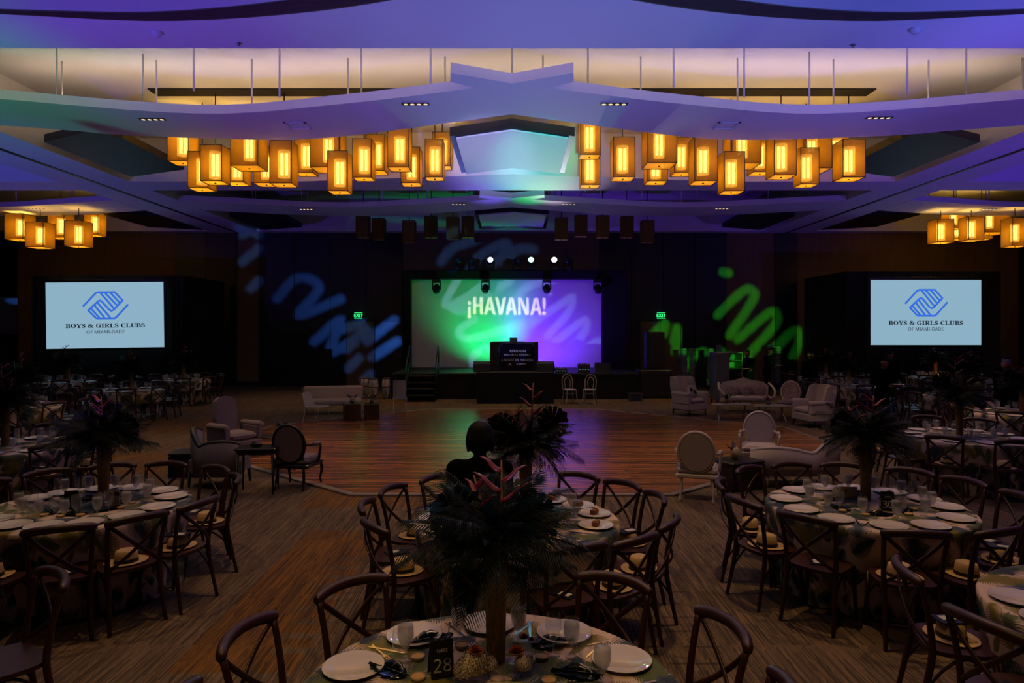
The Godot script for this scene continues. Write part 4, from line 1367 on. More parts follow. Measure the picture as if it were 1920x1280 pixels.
func make_votive() -> Node3D:
	var t := thing("votive_holder", "", "candle holder")
	var st := S(true)
	lathe(st, [[0.0, 0.002], [0.034, 0.002], [0.036, 0.07]], 18)
	part("cup", st, M["glass"], t)
	st = S(true)
	lathe(st, [[0.0, 0.004], [0.032, 0.004], [0.033, 0.045], [0.0, 0.047]], 16)
	part("candle", st, mat("candle_wax", Color(0.70, 0.60, 0.55), 0.5), t)
	return t

func number_card(text: String, label: String, at: Vector3, turn: float) -> void:
	var t := thing("table_number_card", label, "sign", at, turn)
	var st := S()
	box(st, Vector3(0, 0.085, 0), Vector3(0.11, 0.17, 0.004), Basis(Vector3.RIGHT, -0.16))
	box(st, Vector3(0, 0.08, -0.045), Vector3(0.11, 0.17, 0.004), Basis(Vector3.RIGHT, 0.3))
	part("card", st, M["card_black"], t)
	if text == "":
		return
	for q in [[text, 0.06, 0.06], ["TABLE", 0.014, 0.125]]:
		var o := part("lettering", words_mesh(q[0], q[1], "Droid Sans", false, 0.002), mat("chalk", Color(0.72, 0.72, 0.70), 0.9), t, Vector3(0, q[2], 0.0075 - (q[2] - 0.085) * 0.16))
		o.rotation.x = -0.16

func flower_mesh(kind: int) -> ArrayMesh:
	var st := S(true)
	var r := RandomNumberGenerator.new()
	r.seed = 40 + kind
	if kind == 0:      # hydrangea: a ball of small florets
		for k in 90:
			var y := 1.0 - 2.0 * (k + 0.5) / 90
			var a := k * 2.39996
			var n := Vector3(cos(a) * sqrt(1 - y * y), y, sin(a) * sqrt(1 - y * y))
			if n.y < -0.5:
				continue
			var c := n * r.randf_range(0.058, 0.068)
			var s := n.cross(Vector3(0.3, 0.9, 0.2)).normalized() * 0.013
			var u := n.cross(s)
			for q in 4:
				var e := s.rotated(n, q * PI / 2 + k)
				var f := u.rotated(n, q * PI / 2 + k)
				quad(st, c, c + e + f * 0.7, c + n * 0.006 + e * 1.4, c + e - f * 0.7)
	else:              # mum: rings of thin petals
		for ring in 4:
			for k in 22:
				var a := TAU * k / 22 + ring * 0.14
				var tilt := 0.25 + 0.33 * ring
				var d := Vector3(cos(a) * cos(tilt), sin(tilt), sin(a) * cos(tilt))
				var side := Vector3(-sin(a), 0, cos(a)) * 0.006
				var l := 0.052 - 0.006 * ring
				quad(st, Vector3(0, 0.01, 0) - side * 0.5, Vector3(0, 0.01, 0) + d * l * 0.6 - side, Vector3(0, 0.01, 0) + d * l, Vector3(0, 0.01, 0) + d * l * 0.6 + side)
	return done(st)

func posy(label: String, at: Vector3, turn: float, heads: Array) -> void:
	var t := thing("flower_posy", label, "flowers", at, turn)
	var st := S(true)
	lathe(st, [[0.0, 0.001], [0.034, 0.001], [0.038, 0.06], [0.036, 0.06], [0.0, 0.05]], 16)
	part("pot", st, M["glass"], t)
	for h in heads:
		var m: Material = [M["petal_white"], M["petal_orange"], M["petal_red"]][h[0]]
		var key := "flower%d" % mini(h[0], 1)
		if not store.has(key):
			store[key] = flower_mesh(mini(h[0], 1))
		var o := part("bloom", store[key], m, t, Vector3(h[1], h[2], h[3]))
		o.scale = Vector3.ONE * h[4]
		o.rotation = Vector3(h[3] * 3, h[1] * 20, -h[1] * 4)

# ---------------------------------------------------------------- tropical centrepieces
func frond_mesh(length: float, droop: float, pairs: int, leaf: float, sd: int) -> ArrayMesh:
	var r := RandomNumberGenerator.new()
	r.seed = sd
	var st := S(true)
	var pts := []
	var dir := Vector3(1, 0, 0)
	var p := Vector3.ZERO
	for i in 11:
		pts.append(p)
		dir = (dir + Vector3(0, -droop / 10.0, 0)).normalized()
		p += dir * length / 10.0
	tube(st, pts, [0.005, 0.005, 0.005, 0.0045, 0.004, 0.004, 0.0035, 0.003, 0.0025, 0.002, 0.001], 5)
	for k in pairs:
		var u := 0.18 + 0.82 * float(k) / pairs
		var f := u * 10.0
		var i := mini(int(f), 9)
		var a: Vector3 = pts[i].lerp(pts[i + 1], f - i)
		var t: Vector3 = (pts[i + 1] - pts[i]).normalized()
		var l := leaf * sin(PI * (0.18 + 0.74 * u)) * r.randf_range(0.85, 1.1)
		for s in [-1, 1]:
			var out := (Vector3(0, 0, s) * 0.85 + t * 0.75 + Vector3(0, 0.12 - 0.35 * u, 0)).normalized()
			var w := t * 0.0062
			var mid := a + out * l * 0.5 + Vector3(0, 0.01, 0)
			var tip := a + out * l + Vector3(0, -0.02 - 0.12 * l, 0)
			tri(st, a, mid - w, mid + w)
			tri(st, mid + w, mid - w, tip)
	return done(st)

func monstera_mesh() -> ArrayMesh:
	var st := S()
	var o := []
	var lobes := 6
	o.append([0.0, 0.0])
	for s in [1, -1]:
		var side := []
		for k in lobes:
			var a0 := lerpf(-0.9, 1.35, float(k) / lobes)
			var a1 := lerpf(-0.9, 1.35, (k + 0.80) / lobes)
			var rad := 0.17 * (1.0 + 0.18 * cos(a0 - 0.2))
			var c := Vector2(0, 0.12)
			for q in [[a0, 1.0], [(a0 + a1) / 2, 1.08], [a1, 0.98]]:
				side.append([c.x + cos(q[0]) * rad * q[1], c.y + sin(q[0]) * rad * q[1]])
			var an := lerpf(-0.9, 1.35, (k + 0.9) / lobes)
			if k < lobes - 1:
				side.append([c.x + cos(an) * rad * 0.38, c.y + sin(an) * rad * 0.38])
		if s == 1:
			o += side
			o.append([0.0, 0.34])
		else:
			var m := mirrored(side)
			m.reverse()
			o += m
	panel(st, o, -0.001, 0.001)
	return done(st)

func heliconia(parent: Node, foot: Vector3, lean: Vector3, high: float, n: int, scale: float, turn: float) -> void:
	var st := S(true)
	var top := foot + lean.normalized() * high
	tube(st, [foot, foot.lerp(top, 0.5) + Vector3(0.006, 0, 0), top], [0.008, 0.007, 0.004], 6)
	var stem := part("heliconia_stem", st, M["bract_gold"], parent)
	for k in n:
		var u := 0.55 + 0.45 * float(k) / n
		var b := foot.lerp(top, u)
		var s := 1.0 if k % 2 == 0 else -1.0
		var l := (0.17 - 0.018 * k) * scale
		var out := Vector3(s * cos(turn), 0.75, s * sin(turn)).normalized()
		st = S(true)
		tube(st, bend([b, b + out * l * 0.35 - Vector3(0, 0.012, 0), b + out * l * 0.75, b + out * l + Vector3(s * 0.015, 0.0, 0)], 3), [0.01, 0.018, 0.022, 0.023, 0.021, 0.018, 0.014, 0.01, 0.006, 0.001], 7, 0.55)
		part("bract", st, M["bract_red"], stem)

func make_centrepiece_full() -> Node3D:
	return centrepiece(0)

func make_centrepiece_tall() -> Node3D:
	return centrepiece(1)

func centrepiece(kind: int) -> Node3D:
	var t := thing("palm_centrepiece", "", "flower arrangement")
	var st := S(true)
	lathe(st, [[0.0, 0.002], [0.046, 0.002], [0.047, 0.02], [0.050, 0.2], [0.056, 0.42], [0.064, 0.60], [0.058, 0.60], [0.05, 0.4]], 64, Vector3.ZERO, 16, 0.09)
	part("fluted_vase", st, M["gold_vase"], t)
	if not store.has("fronds"):
		store["fronds"] = [frond_mesh(0.62, 1.0, 26, 0.24, 1), frond_mesh(0.50, 1.5, 24, 0.20, 2), frond_mesh(0.44, 0.6, 24, 0.22, 3), frond_mesh(0.56, 0.35, 28, 0.17, 4)]
	var r := RandomNumberGenerator.new()
	r.seed = 21 + kind
	var n := 72
	for k in n:
		var o := part("palm_frond", store["fronds"][k % 4], M["palm_green"], t, Vector3(0, 0.6, 0))
		var ring := k % 3
		var lift: float = [0.12, 0.55, 1.0][ring] + r.randf_range(-0.2, 0.2)
		o.basis = Basis(Vector3.UP, TAU * k / n * 7.0 + r.randf_range(-0.3, 0.3)) * Basis(Vector3.BACK, lift) * Basis(Vector3.RIGHT, r.randf_range(-0.7, 0.7))
		o.scale = Vector3.ONE * ([0.80, 0.78, 0.74][ring] * r.randf_range(0.88, 1.1))
	if not store.has("monstera"):
		store["monstera"] = monstera_mesh()
	var ml := [[0.16, 0.78, 0.05, -1.0, 0.2], [-0.14, 0.72, 0.1, 0.9, -0.2]] if kind == 1 else [[-0.12, 0.68, -0.08, 1.2, 0.3], [0.1, 0.66, -0.12, -1.3, -0.3]]
	for q in ml:
		var o := part("monstera_leaf", store["monstera"], M["leaf_green"], t, Vector3(q[0], q[1], q[2]))
		o.rotation = Vector3(0.1, q[4], q[3])
		o.scale = Vector3.ONE * 0.72
	# a few broad ginger leaves
	for k in 5:
		st = S(true)
		var a := TAU * k / 5 + 0.5
		var out := Vector3(cos(a), 0, sin(a))
		var side := Vector3(-sin(a), 0, cos(a))
		var prev := [Vector3(0, 0.58, 0), Vector3(0, 0.58, 0)]
		for j in range(1, 7):
			var u := j / 6.0
			var c := Vector3(0, 0.58, 0) + out * 0.24 * u + Vector3(0, 0.26 * u - 0.20 * u * u, 0)
			var w := 0.045 * sin(PI * u)
			var now := [c - side * w, c + side * w]
			quad(st, prev[0], now[0], now[1], prev[1])
			prev = now
		part("broad_leaf", st, M["leaf_green"], t)
	if kind == 0:
		heliconia(t, Vector3(0.02, 0.55, 0.03), Vector3(0.02, 1, 0.12), 0.46, 4, 1.0, 0.15)
		heliconia(t, Vector3(-0.03, 0.55, -0.05), Vector3(-0.25, 1, -0.2), 0.36, 3, 0.8, 0.9)
	else:
		heliconia(t, Vector3(0.03, 0.55, -0.02), Vector3(0.06, 1, 0.0), 0.62, 4, 0.9, 0.4)
		heliconia(t, Vector3(-0.05, 0.55, 0.0), Vector3(-0.16, 1, 0.05), 0.40, 3, 0.8, -0.2)
	return t

# ---------------------------------------------------------------- laying a table
func off(c: Vector3, deg: float, r: float, y := 0.0) -> Vector3:
	var a := deg_to_rad(deg)
	return c + Vector3(cos(a) * r, y, -sin(a) * r)

func facing(deg: float) -> float:    # turn of a thing whose front (+z) looks at the middle of the table
	var a := deg_to_rad(deg)
	return atan2(-cos(a), sin(a))

const TOP := 0.763

# c: middle of the table on the floor; seats: degrees round it (0 towards +x, 90 away from the camera)
func lay(c: Vector3, which: String, seats: Array, settings: Array, near: bool, hats: bool, vase := Vector3.ZERO, kind := 0, reach := 1.02) -> void:
	place("table", make_table, "round table under a palm-print cloth, table %s" % which, c, rng.randf() * TAU)
	var g := "at the table " + which
	for k in seats.size():
		var a: float = seats[k]
		var at := off(c, a, reach + rng.randf_range(-0.03, 0.03))
		var turn := facing(a) + rng.randf_range(-0.1, 0.1)
		var holds := hats and sin(deg_to_rad(a)) < 0.97
		var cargo := "" if not holds else ("booklet" if k % 4 == 1 else ("hat and booklet" if k % 3 == 0 else "straw hat"))
		place("chair", make_chair, "brown cross-back chair%s, table %s" % [" holding a %s" % cargo if cargo != "" else " with bare seat" if hats else "", which], at, turn, "chairs %s%s" % [g, ", " + cargo if cargo != "" else ""])
		if holds:
			var s := at + Basis(Vector3.UP, turn) * Vector3(rng.randf_range(-0.03, 0.03), 0.476, -0.02)
			if k % 4 == 1:
				place("booklet", make_booklet, "blue programme booklet on a chair seat at table %s" % which, s, turn + 0.5, "booklets " + g)
			else:
				place("hat", make_hat, "straw hat with black band on a chair seat, table %s" % which, s, rng.randf() * TAU, "straw hats " + g)
				if k % 3 == 0:
					place("booklet", make_booklet, "blue programme booklet lying on a straw hat, table %s" % which, s + Vector3(0, 0.11, 0), turn + 0.3, "booklets on hats " + g)
	for k in settings.size():
		var a: float = settings[k]
		place("plate", make_plate, "white charger plate at table %s" % which, off(c, a, 0.70, TOP), 0.0, "charger plates " + g)
		place("water", make_water, "goblet of iced water at table %s" % which, off(c, a - 17, 0.52, TOP), 0.0, "water goblets " + g)
		place("wine", make_wine, "empty wine glass at table %s" % which, off(c, a - 5 - 3 * (k % 2), 0.47, TOP), 0.0, "wine glasses " + g)
		if near:
			place("knife", make_knife, "silver knife beside a plate at table %s" % which, off(c, a - 16.5, 0.78, TOP), facing(a) + PI, "knives " + g)
			place("fork", make_fork, "silver fork beside a plate at table %s" % which, off(c, a + 16.5, 0.78, TOP), facing(a) + PI, "forks " + g)
			if k % 2 == 0 and which != "number twenty-eight":
				place("leafnap", make_leaf_plate, "dark teal leaf-shaped napkin at table %s" % which, off(c, a + 4, 0.31, TOP), facing(a + 4), "leaf napkins " + g)
		if near and k % 3 != 2 and which != "number twenty-eight":
			place("tealight", make_tealight, "cream tea light at table %s" % which, off(c, a + 18, 0.38, TOP), 0.0, "tea lights " + g)
	if vase != Vector3.ZERO:
		place("palm%d" % kind, make_centrepiece_full if kind == 0 else make_centrepiece_tall, "gold vase of palms and red heliconia, table %s" % which, vase + Vector3(0, TOP, 0), rng.randf() * TAU if not near else 0.0)

func tables() -> void:
	wood_mats()
	# table 28, in front
	var c := Vector3(-0.1, 0, -3.08)
	lay(c, "number twenty-eight", [164, 131, 93, 54, 20, -12, 196], [162, 127, 92, 57, 24], true, false, Vector3(-0.08, 0, -3.38), 0, 0.98)
	number_card("28", "black table number card reading twenty-eight", Vector3(-0.33, TOP, -3.22), 0.35)
	for q in [[-0.42, -3.60, 0.5], [-0.60, -3.27, 2.6], [0.22, -3.55, 0.2], [0.30, -3.24, 2.9]]:
		place("leafnap", make_leaf_plate, "dark teal leaf-shaped napkin at table number twenty-eight", Vector3(q[0], TOP, q[1]), q[2], "leaf napkins at the table number twenty-eight")
	for q in [[-0.47, -3.40], [-0.26, -3.52], [0.15, -3.40], [0.17, -3.17], [-0.44, -3.20]]:
		place("tealight", make_tealight, "cream tea light at table number twenty-eight", Vector3(q[0], TOP, q[1]), 0.0, "tea lights at the table number twenty-eight")
	posy("white hydrangea and orange mum posy beside the twenty-eight card", Vector3(-0.17, TOP, -3.20), 0.0, [[0, 0.0, 0.075, 0.0, 1.0], [0, -0.05, 0.06, 0.03, 0.75], [1, 0.0, 0.125, 0.015, 0.85], [0, 0.06, 0.06, -0.02, 0.6]])
	posy("small orange mum posy in front of the gold vase", Vector3(0.02, TOP, -3.24), 0.6, [[1, 0.0, 0.095, 0.0, 0.95], [0, 0.02, 0.06, 0.03, 0.6]])
	posy("dark red flower posy behind the gold vase", Vector3(0.06, TOP, -3.48), 0.6, [[2, 0.0, 0.06, 0.0, 0.6], [2, 0.03, 0.05, 0.02, 0.45]])
	place("votive", make_votive, "pale candle in a glass between the two posies", Vector3(-0.065, TOP, -3.12), 0.0)
	place("votive", make_votive, "pale candle in a glass behind the orange mums", Vector3(0.07, TOP, -3.35), 0.0)
	var st := S()
	box(st, Vector3(0, 0.03, 0), Vector3(0.15, 0.06, 0.004), Basis(Vector3.RIGHT, -0.5))
	single("menu_card", st, M["card_cream"], "cream menu card propped before the gold vase", "card", Vector3(-0.02, TOP - 0.004, -3.06), 0.05)

	# the table the waitress leans over
	c = Vector3(0.04, 0, -5.92)
	lay(c, "of the person in black", [154, 182, 209, 126, 61, 35, 12, -24, -49, -72], [154, 182, 209, 126, 61, 35, 10, -20], true, true, Vector3(0.12, 0, -6.0), 1)
	for a in [35, 10, -20, 61, 154, 182]:
		place("dessert", make_dessert, "caramel dessert slice on a plate, table of the person in black", off(c, a, 0.70, TOP + 0.009), a * 0.1, "dessert slices on plates")
	t_wine_bucket(Vector3(0.24, TOP, -5.55))

	# table 30
	c = Vector3(3.3, 0, -6.35)
	lay(c, "number thirty", [125, 98, 73, 45, 20, -7, -40, -75, -104, -137, -166, 165], [125, 98, 73, 45, 18, -6, -40, -75, -104, -137, -166, 162], true, true, Vector3(3.42, 0, -6.6), 0)
	number_card("30", "black table number card reading thirty", Vector3(3.40, TOP, -6.18), -0.25)
	posy("white hydrangea posy beside the thirty card", Vector3(3.12, TOP, -6.52), 0.0, [[0, 0.0, 0.075, 0.0, 0.9], [1, 0.07, 0.08, 0.0, 0.7]])
	posy("orange mum posy beside the thirty card", Vector3(3.55, TOP, -6.42), 0.0, [[1, 0.0, 0.09, 0.0, 0.85], [0, 0.03, 0.06, 0.02, 0.5], [1, 0.01, 0.03, 0.06, 0.6]])
	st = S()
	box(st, Vector3(0, 0.055, 0), Vector3(0.16, 0.11, 0.004), Basis(Vector3.RIGHT, -0.2))
	single("menu_card", st, M["card_cream"], "cream menu card standing among the glasses of table thirty", "card", Vector3(3.28, TOP - 0.002, -6.65), -0.1)

	# the table with the red card
	c = Vector3(-3.95, 0, -6.35)
	lay(c, "with the red-banded card", [86, 54, 28, -18, -43, -67, -95, 112, 138, 165], [86, 54, 26, -6, -33, -60, -84, -108, 112, 138, -134, 160], true, true, Vector3(-3.92, 0, -6.55), 0)
	number_card("", "black table number card beside the red-banded card", Vector3(-4.02, TOP, -6.22), 0.3)
	var rc := thing("menu_card", "white card with a red band standing among the glasses", "card", Vector3(-3.68, TOP, -6.32), -0.1)
	st = S()
	box(st, Vector3(0, 0.08, 0), Vector3(0.1, 0.16, 0.004))
	part("card", st, mat("card_white", Color(0.72, 0.66, 0.66), 0.7), rc)
	st = S()
	box(st, Vector3(0, 0.118, 0.003), Vector3(0.1, 0.035, 0.003))
	part("red_band", st, mat("card_red", Color(0.40, 0.02, 0.03), 0.6), rc)
	posy("white hydrangea posy on the table with the red-banded card", Vector3(-3.85, TOP, -6.36), 0.0, [[0, 0.0, 0.07, 0.0, 0.8], [1, -0.05, 0.07, 0.02, 0.6]])

	# table at the edge, beside table 30
	c = Vector3(3.72, 0, -3.9)
	lay(c, "cut off beside number thirty", [160, 196], [186, 160, 214], true, true, Vector3.ZERO, 0, 1.04)
	# two chairs of a table out of the picture
	for a in [[-2.98, -3.95, -0.7], [-3.05, -3.35, -1.3]]:
		place("chair", make_chair, "brown cross-back wooden chair standing alone in front of the red-banded card table", Vector3(a[0], 0, a[1]), a[2], "lone chairs before the red-banded card table")

	# farther tables
	var ring := []
	for k in 10:
		ring.append(k * 36.0 + 10)
	lay(Vector3(6.95, 0, -10.5), "behind number thirty", ring, ring, false, true, Vector3(6.95, 0, -10.6), 1)
	lay(Vector3(-7.05, 0, -9.6), "behind the red-banded card", [30, 66, 2, -34, -70, 100, 135], [30, 66, 2, -34, -70, 100, 135], false, true, Vector3(-7.2, 0, -9.7), 1)
	var far := [
		[Vector3(10.0, 0, -13.4), "beside the plate-carrying waiter"], [Vector3(10.9, 0, -16.6), "behind the plate-carrying waiter"], [Vector3(9.7, 0, -19.7), "behind the profile wing chair"],
		[Vector3(13.6, 0, -20.2), "under the sharp screen's middle"], [Vector3(10.7, 0, -23.3), "at the sharp screen's drape corner"], [Vector3(14.5, 0, -23.4), "with lit candles"],
		[Vector3(-10.4, 0, -18.5), "with sparkling glasses"], [Vector3(-10.8, 0, -22.3), "at the tilted screen's drape corner"], [Vector3(-14.0, 0, -21.4), "under the tilted screen's middle"],
		[Vector3(-13.4, 0, -17.4), "beside the sparkling-glass table"], [Vector3(-10.6, 0, -14.6), "before the sparkling-glass table"]]
	for f in far:
		lay(f[0], f[1], ring, ring, false, false, f[0] + Vector3(0.05, 0, -0.05), 1 if f[0].x < 0 else 0)
	# lit candles on one far table
	for k in 4:
		var cd := thing("pillar_candle", "short lit candle on the far table below the sharp screen", "candle", Vector3(14.2 + 0.14 * k, TOP, -22.75), 0, "lit candles on the far table")
		st = S(true)
		lathe(st, [[0.0, 0.0], [0.03, 0.0], [0.03, 0.1], [0.0, 0.1]], 10)
		part("wax", st, M["candle_wax"], cd)
		st = S(true)
		ball(st, Vector3(0, 0.13, 0), Vector3(0.014, 0.03, 0.014), 8, 6)
		part("flame", st, glow("flame_glow", Color(1.0, 0.72, 0.36), 6.0), cd)
		omni(cd, Vector3(0, 0.13, 0), Color(1.0, 0.62, 0.28), 0.03, 0.01)

func t_wine_bucket(at: Vector3) -> void:
	var t := thing("wine_bucket", "dark metal wine bucket behind the front palm centrepiece", "bucket", at)
	var st := S(true)
	lathe(st, [[0.0, 0.002], [0.075, 0.002], [0.095, 0.2], [0.1, 0.205], [0.094, 0.2], [0.07, 0.01], [0.0, 0.01]], 24)
	part("pail", st, mat("bucket_metal", Color(0.12, 0.12, 0.12), 0.2, 0.9), t)
	for s in [-1, 1]:
		st = S(true)
		tube(st, bend([Vector3(s * 0.09, 0.17, -0.03), Vector3(s * 0.118, 0.15, -0.02), Vector3(s * 0.118, 0.15, 0.02), Vector3(s * 0.09, 0.17, 0.03)], 4), 0.005, 6)
		part("handle", st, M["silver"], t)

# ---------------------------------------------------------------- lounge furniture
func lounge_mats() -> void:
	grained("white_fabric", Color(0.60, 0.55, 0.53), Color(0.68, 0.63, 0.61), 0.85, Vector3(8, 8, 8), 0.2)
	var brocade := grained("brocade", Color(0.36, 0.30, 0.29), Color(0.70, 0.63, 0.60), 0.85, Vector3(2.2, 2.2, 2.2), 0.06)
	brocade.roughness = 0.8
	grained("lavender_fabric", Color(0.40, 0.35, 0.38), Color(0.46, 0.41, 0.44), 0.85, Vector3(8, 8, 8), 0.2)
	mat("white_paint", Color(0.66, 0.62, 0.58), 0.45)
	mat("grey_wood", Color(0.075, 0.06, 0.065), 0.4)
	mat("dark_leg", Color(0.04, 0.025, 0.02), 0.4)
	grained("trunk_wood", Color(0.05, 0.03, 0.02), Color(0.09, 0.055, 0.035), 0.4, Vector3(2, 8, 2), 0.06)
	grained("amber_wood", Color(0.20, 0.11, 0.04), Color(0.28, 0.16, 0.06), 0.4, Vector3(2, 8, 2), 0.06)
	var a := mat("acrylic_clear", Color(0.9, 0.92, 1.0, 0.12), 0.05)
	a.transparency = BaseMaterial3D.TRANSPARENCY_ALPHA

func ellipse(rx: float, ry: float, cy: float, n := 28) -> Array:
	var o := []
	for k in n:
		o.append([cos(TAU * k / n) * rx, cy + sin(TAU * k / n) * ry])
	return o

# oval-backed armchair, front towards +z
func oval_chair(label: String, at: Vector3, turn: float, fabric: Material, frame: Material, arms := true) -> void:
	var t := thing("oval_back_armchair" if arms else "oval_back_chair", label, "armchair" if arms else "chair", at, turn)
	var lean := Basis(Vector3.RIGHT, -0.16)
	var st := S()
	panel(st, ellipse(0.225, 0.27, 0.30, 26), -0.03, 0.03, lean, Vector3(0, 0.40, -0.24))
	part("back_cushion", st, fabric, t)
	st = S(true)
	var ring := []
	for p in ellipse(0.245, 0.29, 0.30, 30) + [ellipse(0.245, 0.29, 0.30, 30)[0]]:
		ring.append(Vector3(0, 0.40, -0.24) + lean * Vector3(p[0], p[1], 0))
	tube(st, ring, 0.026, 8, 1.0, Vector3.BACK, false)
	part("back_frame", st, frame, t)
	st = S()
	cbox(st, Vector3(0, 0.43, 0.0), Vector3(0.56, 0.11, 0.52), 0.04)
	part("seat_cushion", st, fabric, t)
	st = S()
	cbox(st, Vector3(0, 0.355, 0.0), Vector3(0.58, 0.06, 0.54), 0.015)
	part("seat_rail", st, frame, t)
	for s in [-1, 1]:
		st = S(true)
		tube(st, bend([Vector3(s * 0.255, 0.36, 0.235), Vector3(s * 0.275, 0.24, 0.262), Vector3(s * 0.25, 0.1, 0.245), Vector3(s * 0.265, 0.0, 0.275)], 3), [0.03, 0.031, 0.03, 0.027, 0.023, 0.019, 0.016, 0.015, 0.017, 0.02], 8)
		part("front_leg", st, frame, t)
		st = S(true)
		tube(st, bend([Vector3(s * 0.19, 0.62, -0.27), Vector3(s * 0.2, 0.38, -0.23), Vector3(s * 0.215, 0.18, -0.24), Vector3(s * 0.225, 0.0, -0.3)], 3), 0.021, 8)
		part("back_leg", st, frame, t)
		if arms:
			st = S(true)
			tube(st, bend([Vector3(s * 0.235, 0.68, -0.22), Vector3(s * 0.3, 0.655, -0.06), Vector3(s * 0.315, 0.64, 0.1), Vector3(s * 0.3, 0.56, 0.14), Vector3(s * 0.285, 0.38, 0.1)], 4), 0.02, 8)
			part("arm", st, frame, t)
			st = S(true)
			tube(st, [Vector3(s * 0.295, 0.675, -0.08), Vector3(s * 0.312, 0.668, 0.08)], [0.028, 0.026], 8)
			part("arm_pad", st, fabric, t)

# upholstered wing chair, front towards +z
func wing_chair(label: String, at: Vector3, turn: float, fabric: Material, leg: Material, high: float, rounded_top: bool) -> void:
	var t := thing("wing_armchair", label, "armchair", at, turn)
	var lean := Basis(Vector3.RIGHT, -0.14)
	var st := S()
	var o := [[-0.30, 0.0], [0.30, 0.0], [0.33, 0.5], [0.30, high - 0.42], [0.20, high - 0.38], [0.0, high - 0.35], [-0.20, high - 0.38], [-0.30, high - 0.42], [-0.33, 0.5]]
	if rounded_top:
		o = [[-0.26, 0.0], [0.26, 0.0], [0.19, 0.18], [0.22, 0.36], [0.20, high - 0.44], [0.12, high - 0.37], [0.0, high - 0.35], [-0.12, high - 0.37], [-0.20, high - 0.44], [-0.22, 0.36], [-0.19, 0.18]]
	panel(st, o, -0.07, 0.06, lean, Vector3(0, 0.36, -0.27))
	part("back", st, fabric, t)
	st = S()
	cbox(st, Vector3(0, 0.25, 0.02), Vector3(0.74, 0.2, 0.7), 0.03)
	part("base", st, fabric, t)
	st = S()
	cbox(st, Vector3(0, 0.415, 0.06), Vector3(0.52, 0.14, 0.62), 0.045)
	part("seat_cushion", st, fabric, t)
	for s in [-1, 1]:
		st = S()
		cbox(st, Vector3(s * 0.33, 0.46, 0.03), Vector3(0.12, 0.28, 0.66), 0.03)
		part("arm", st, fabric, t)
		st = S(true)
		tube(st, [Vector3(s * 0.34, 0.60, -0.28), Vector3(s * 0.345, 0.605, 0.3), Vector3(s * 0.345, 0.6, 0.36)], [0.06, 0.068, 0.058], 10)
		part("arm_roll", st, fabric, t)
		if not rounded_top:
			st = S()
			panel(st, [[-0.34, 0.56], [0.0, 0.60], [-0.05, 0.72], [-0.14, high - 0.06], [-0.3, high], [-0.44, high - 0.02]], -0.035, 0.035, Basis(Vector3.UP, -PI / 2 + s * 0.16), Vector3(s * 0.335, 0, 0.0))
			part("wing", st, fabric, t)
		for z in [-0.28, 0.32]:
			st = S(true)
			tube(st, [Vector3(s * 0.31, 0.16, z), Vector3(s * 0.32, 0.0, z * 1.06)], [0.026, 0.016], 8)
			part("leg", st, leg, t)

# settee seen from behind: a curved upholstered shell; plan points are (x, z, top height) in the settee's own axes
func settee(label: String, at: Vector3, shell: Array, fabric: Material, frame: Material, seat: Array) -> void:
	var t := thing("curved_settee", label, "sofa", at)
	var v := []
	for p in shell:
		v.append(Vector3(p[0], p[2], p[1]))
	v = bend(v, 5)
	var st := S(true)
	var inner := []
	for i in v.size():
		var d: Vector3 = v[mini(i + 1, v.size() - 1)] - v[maxi(i - 1, 0)]
		d.y = 0
		inner.append(v[i] + Vector3.UP.cross(d.normalized()) * 0.09)
	for i in v.size() - 1:
		var lo := Vector3(1, 0, 1)
		var f := func(p: Vector3) -> Vector3: return Vector3(p.x * 0.97 + at.x * 0.0, 0.2, p.z)
		quad(st, f.call(v[i]), f.call(v[i + 1]), v[i + 1], v[i])
		quad(st, f.call(inner[i + 1]), f.call(inner[i]), inner[i], inner[i + 1])
		quad(st, v[i], v[i + 1], inner[i + 1], inner[i])
		quad(st, f.call(inner[i]), f.call(inner[i + 1]), f.call(v[i + 1]), f.call(v[i]))
	for e in [0, v.size() - 1]:
		quad(st, Vector3(v[e].x * 0.97, 0.2, v[e].z), Vector3(inner[e].x * 0.97, 0.2, inner[e].z), inner[e], v[e])
	part("back_shell", st, fabric, t)
	st = S(true)
	var rim := []
	for i in v.size():
		rim.append((v[i] + inner[i]) / 2 + Vector3(0, 0.012, 0))
	tube(st, rim, 0.045, 8, 0.7)
	part("top_rim", st, frame, t)
	st = S()
	slab(st, seat, 0.22, 0.42)
	part("seat", st, fabric, t)
	var k := 0
	for q in [seat[0], seat[1], seat[2], seat[-1]]:
		st = S(true)
		tube(st, [Vector3(q[0] * 0.93, 0.24, -q[1] * 0.95), Vector3(q[0] * 0.97, 0.0, -q[1])], [0.03, 0.017], 8)
		part("leg", st, frame, t)
		k += 1

func flowers(label: String, at: Vector3, pot: Material, heads: Array, leaves: int) -> void:
	var t := thing("potted_flowers", label, "flowers", at)
	var st := S(true)
	lathe(st, [[0.0, 0.001], [0.045, 0.001], [0.06, 0.05], [0.05, 0.11], [0.044, 0.11], [0.0, 0.1]], 16)
	part("pot", st, pot, t)
	for h in heads:
		if not store.has("flower1"):
			store["flower1"] = flower_mesh(1)
			store["flower0"] = flower_mesh(0)
		var o := part("bloom", store["flower1" if h[0] > 0 else "flower0"], [M["petal_white"], M["petal_orange"], M["petal_red"]][h[0]], t, Vector3(h[1], h[2], h[3]))
		o.scale = Vector3.ONE * 1.1
	for k in leaves:
		st = S(true)
		var a := TAU * k / leaves + 0.7
		var out := Vector3(cos(a), 0.75, sin(a))
		var side := Vector3(-sin(a), 0, cos(a)) * 0.035
		var b := Vector3(0, 0.1, 0)
		quad(st, b, b + out * 0.1 - side, b + out * 0.2, b + out * 0.1 + side)
		part("leaf", st, M["leaf_green"], t)

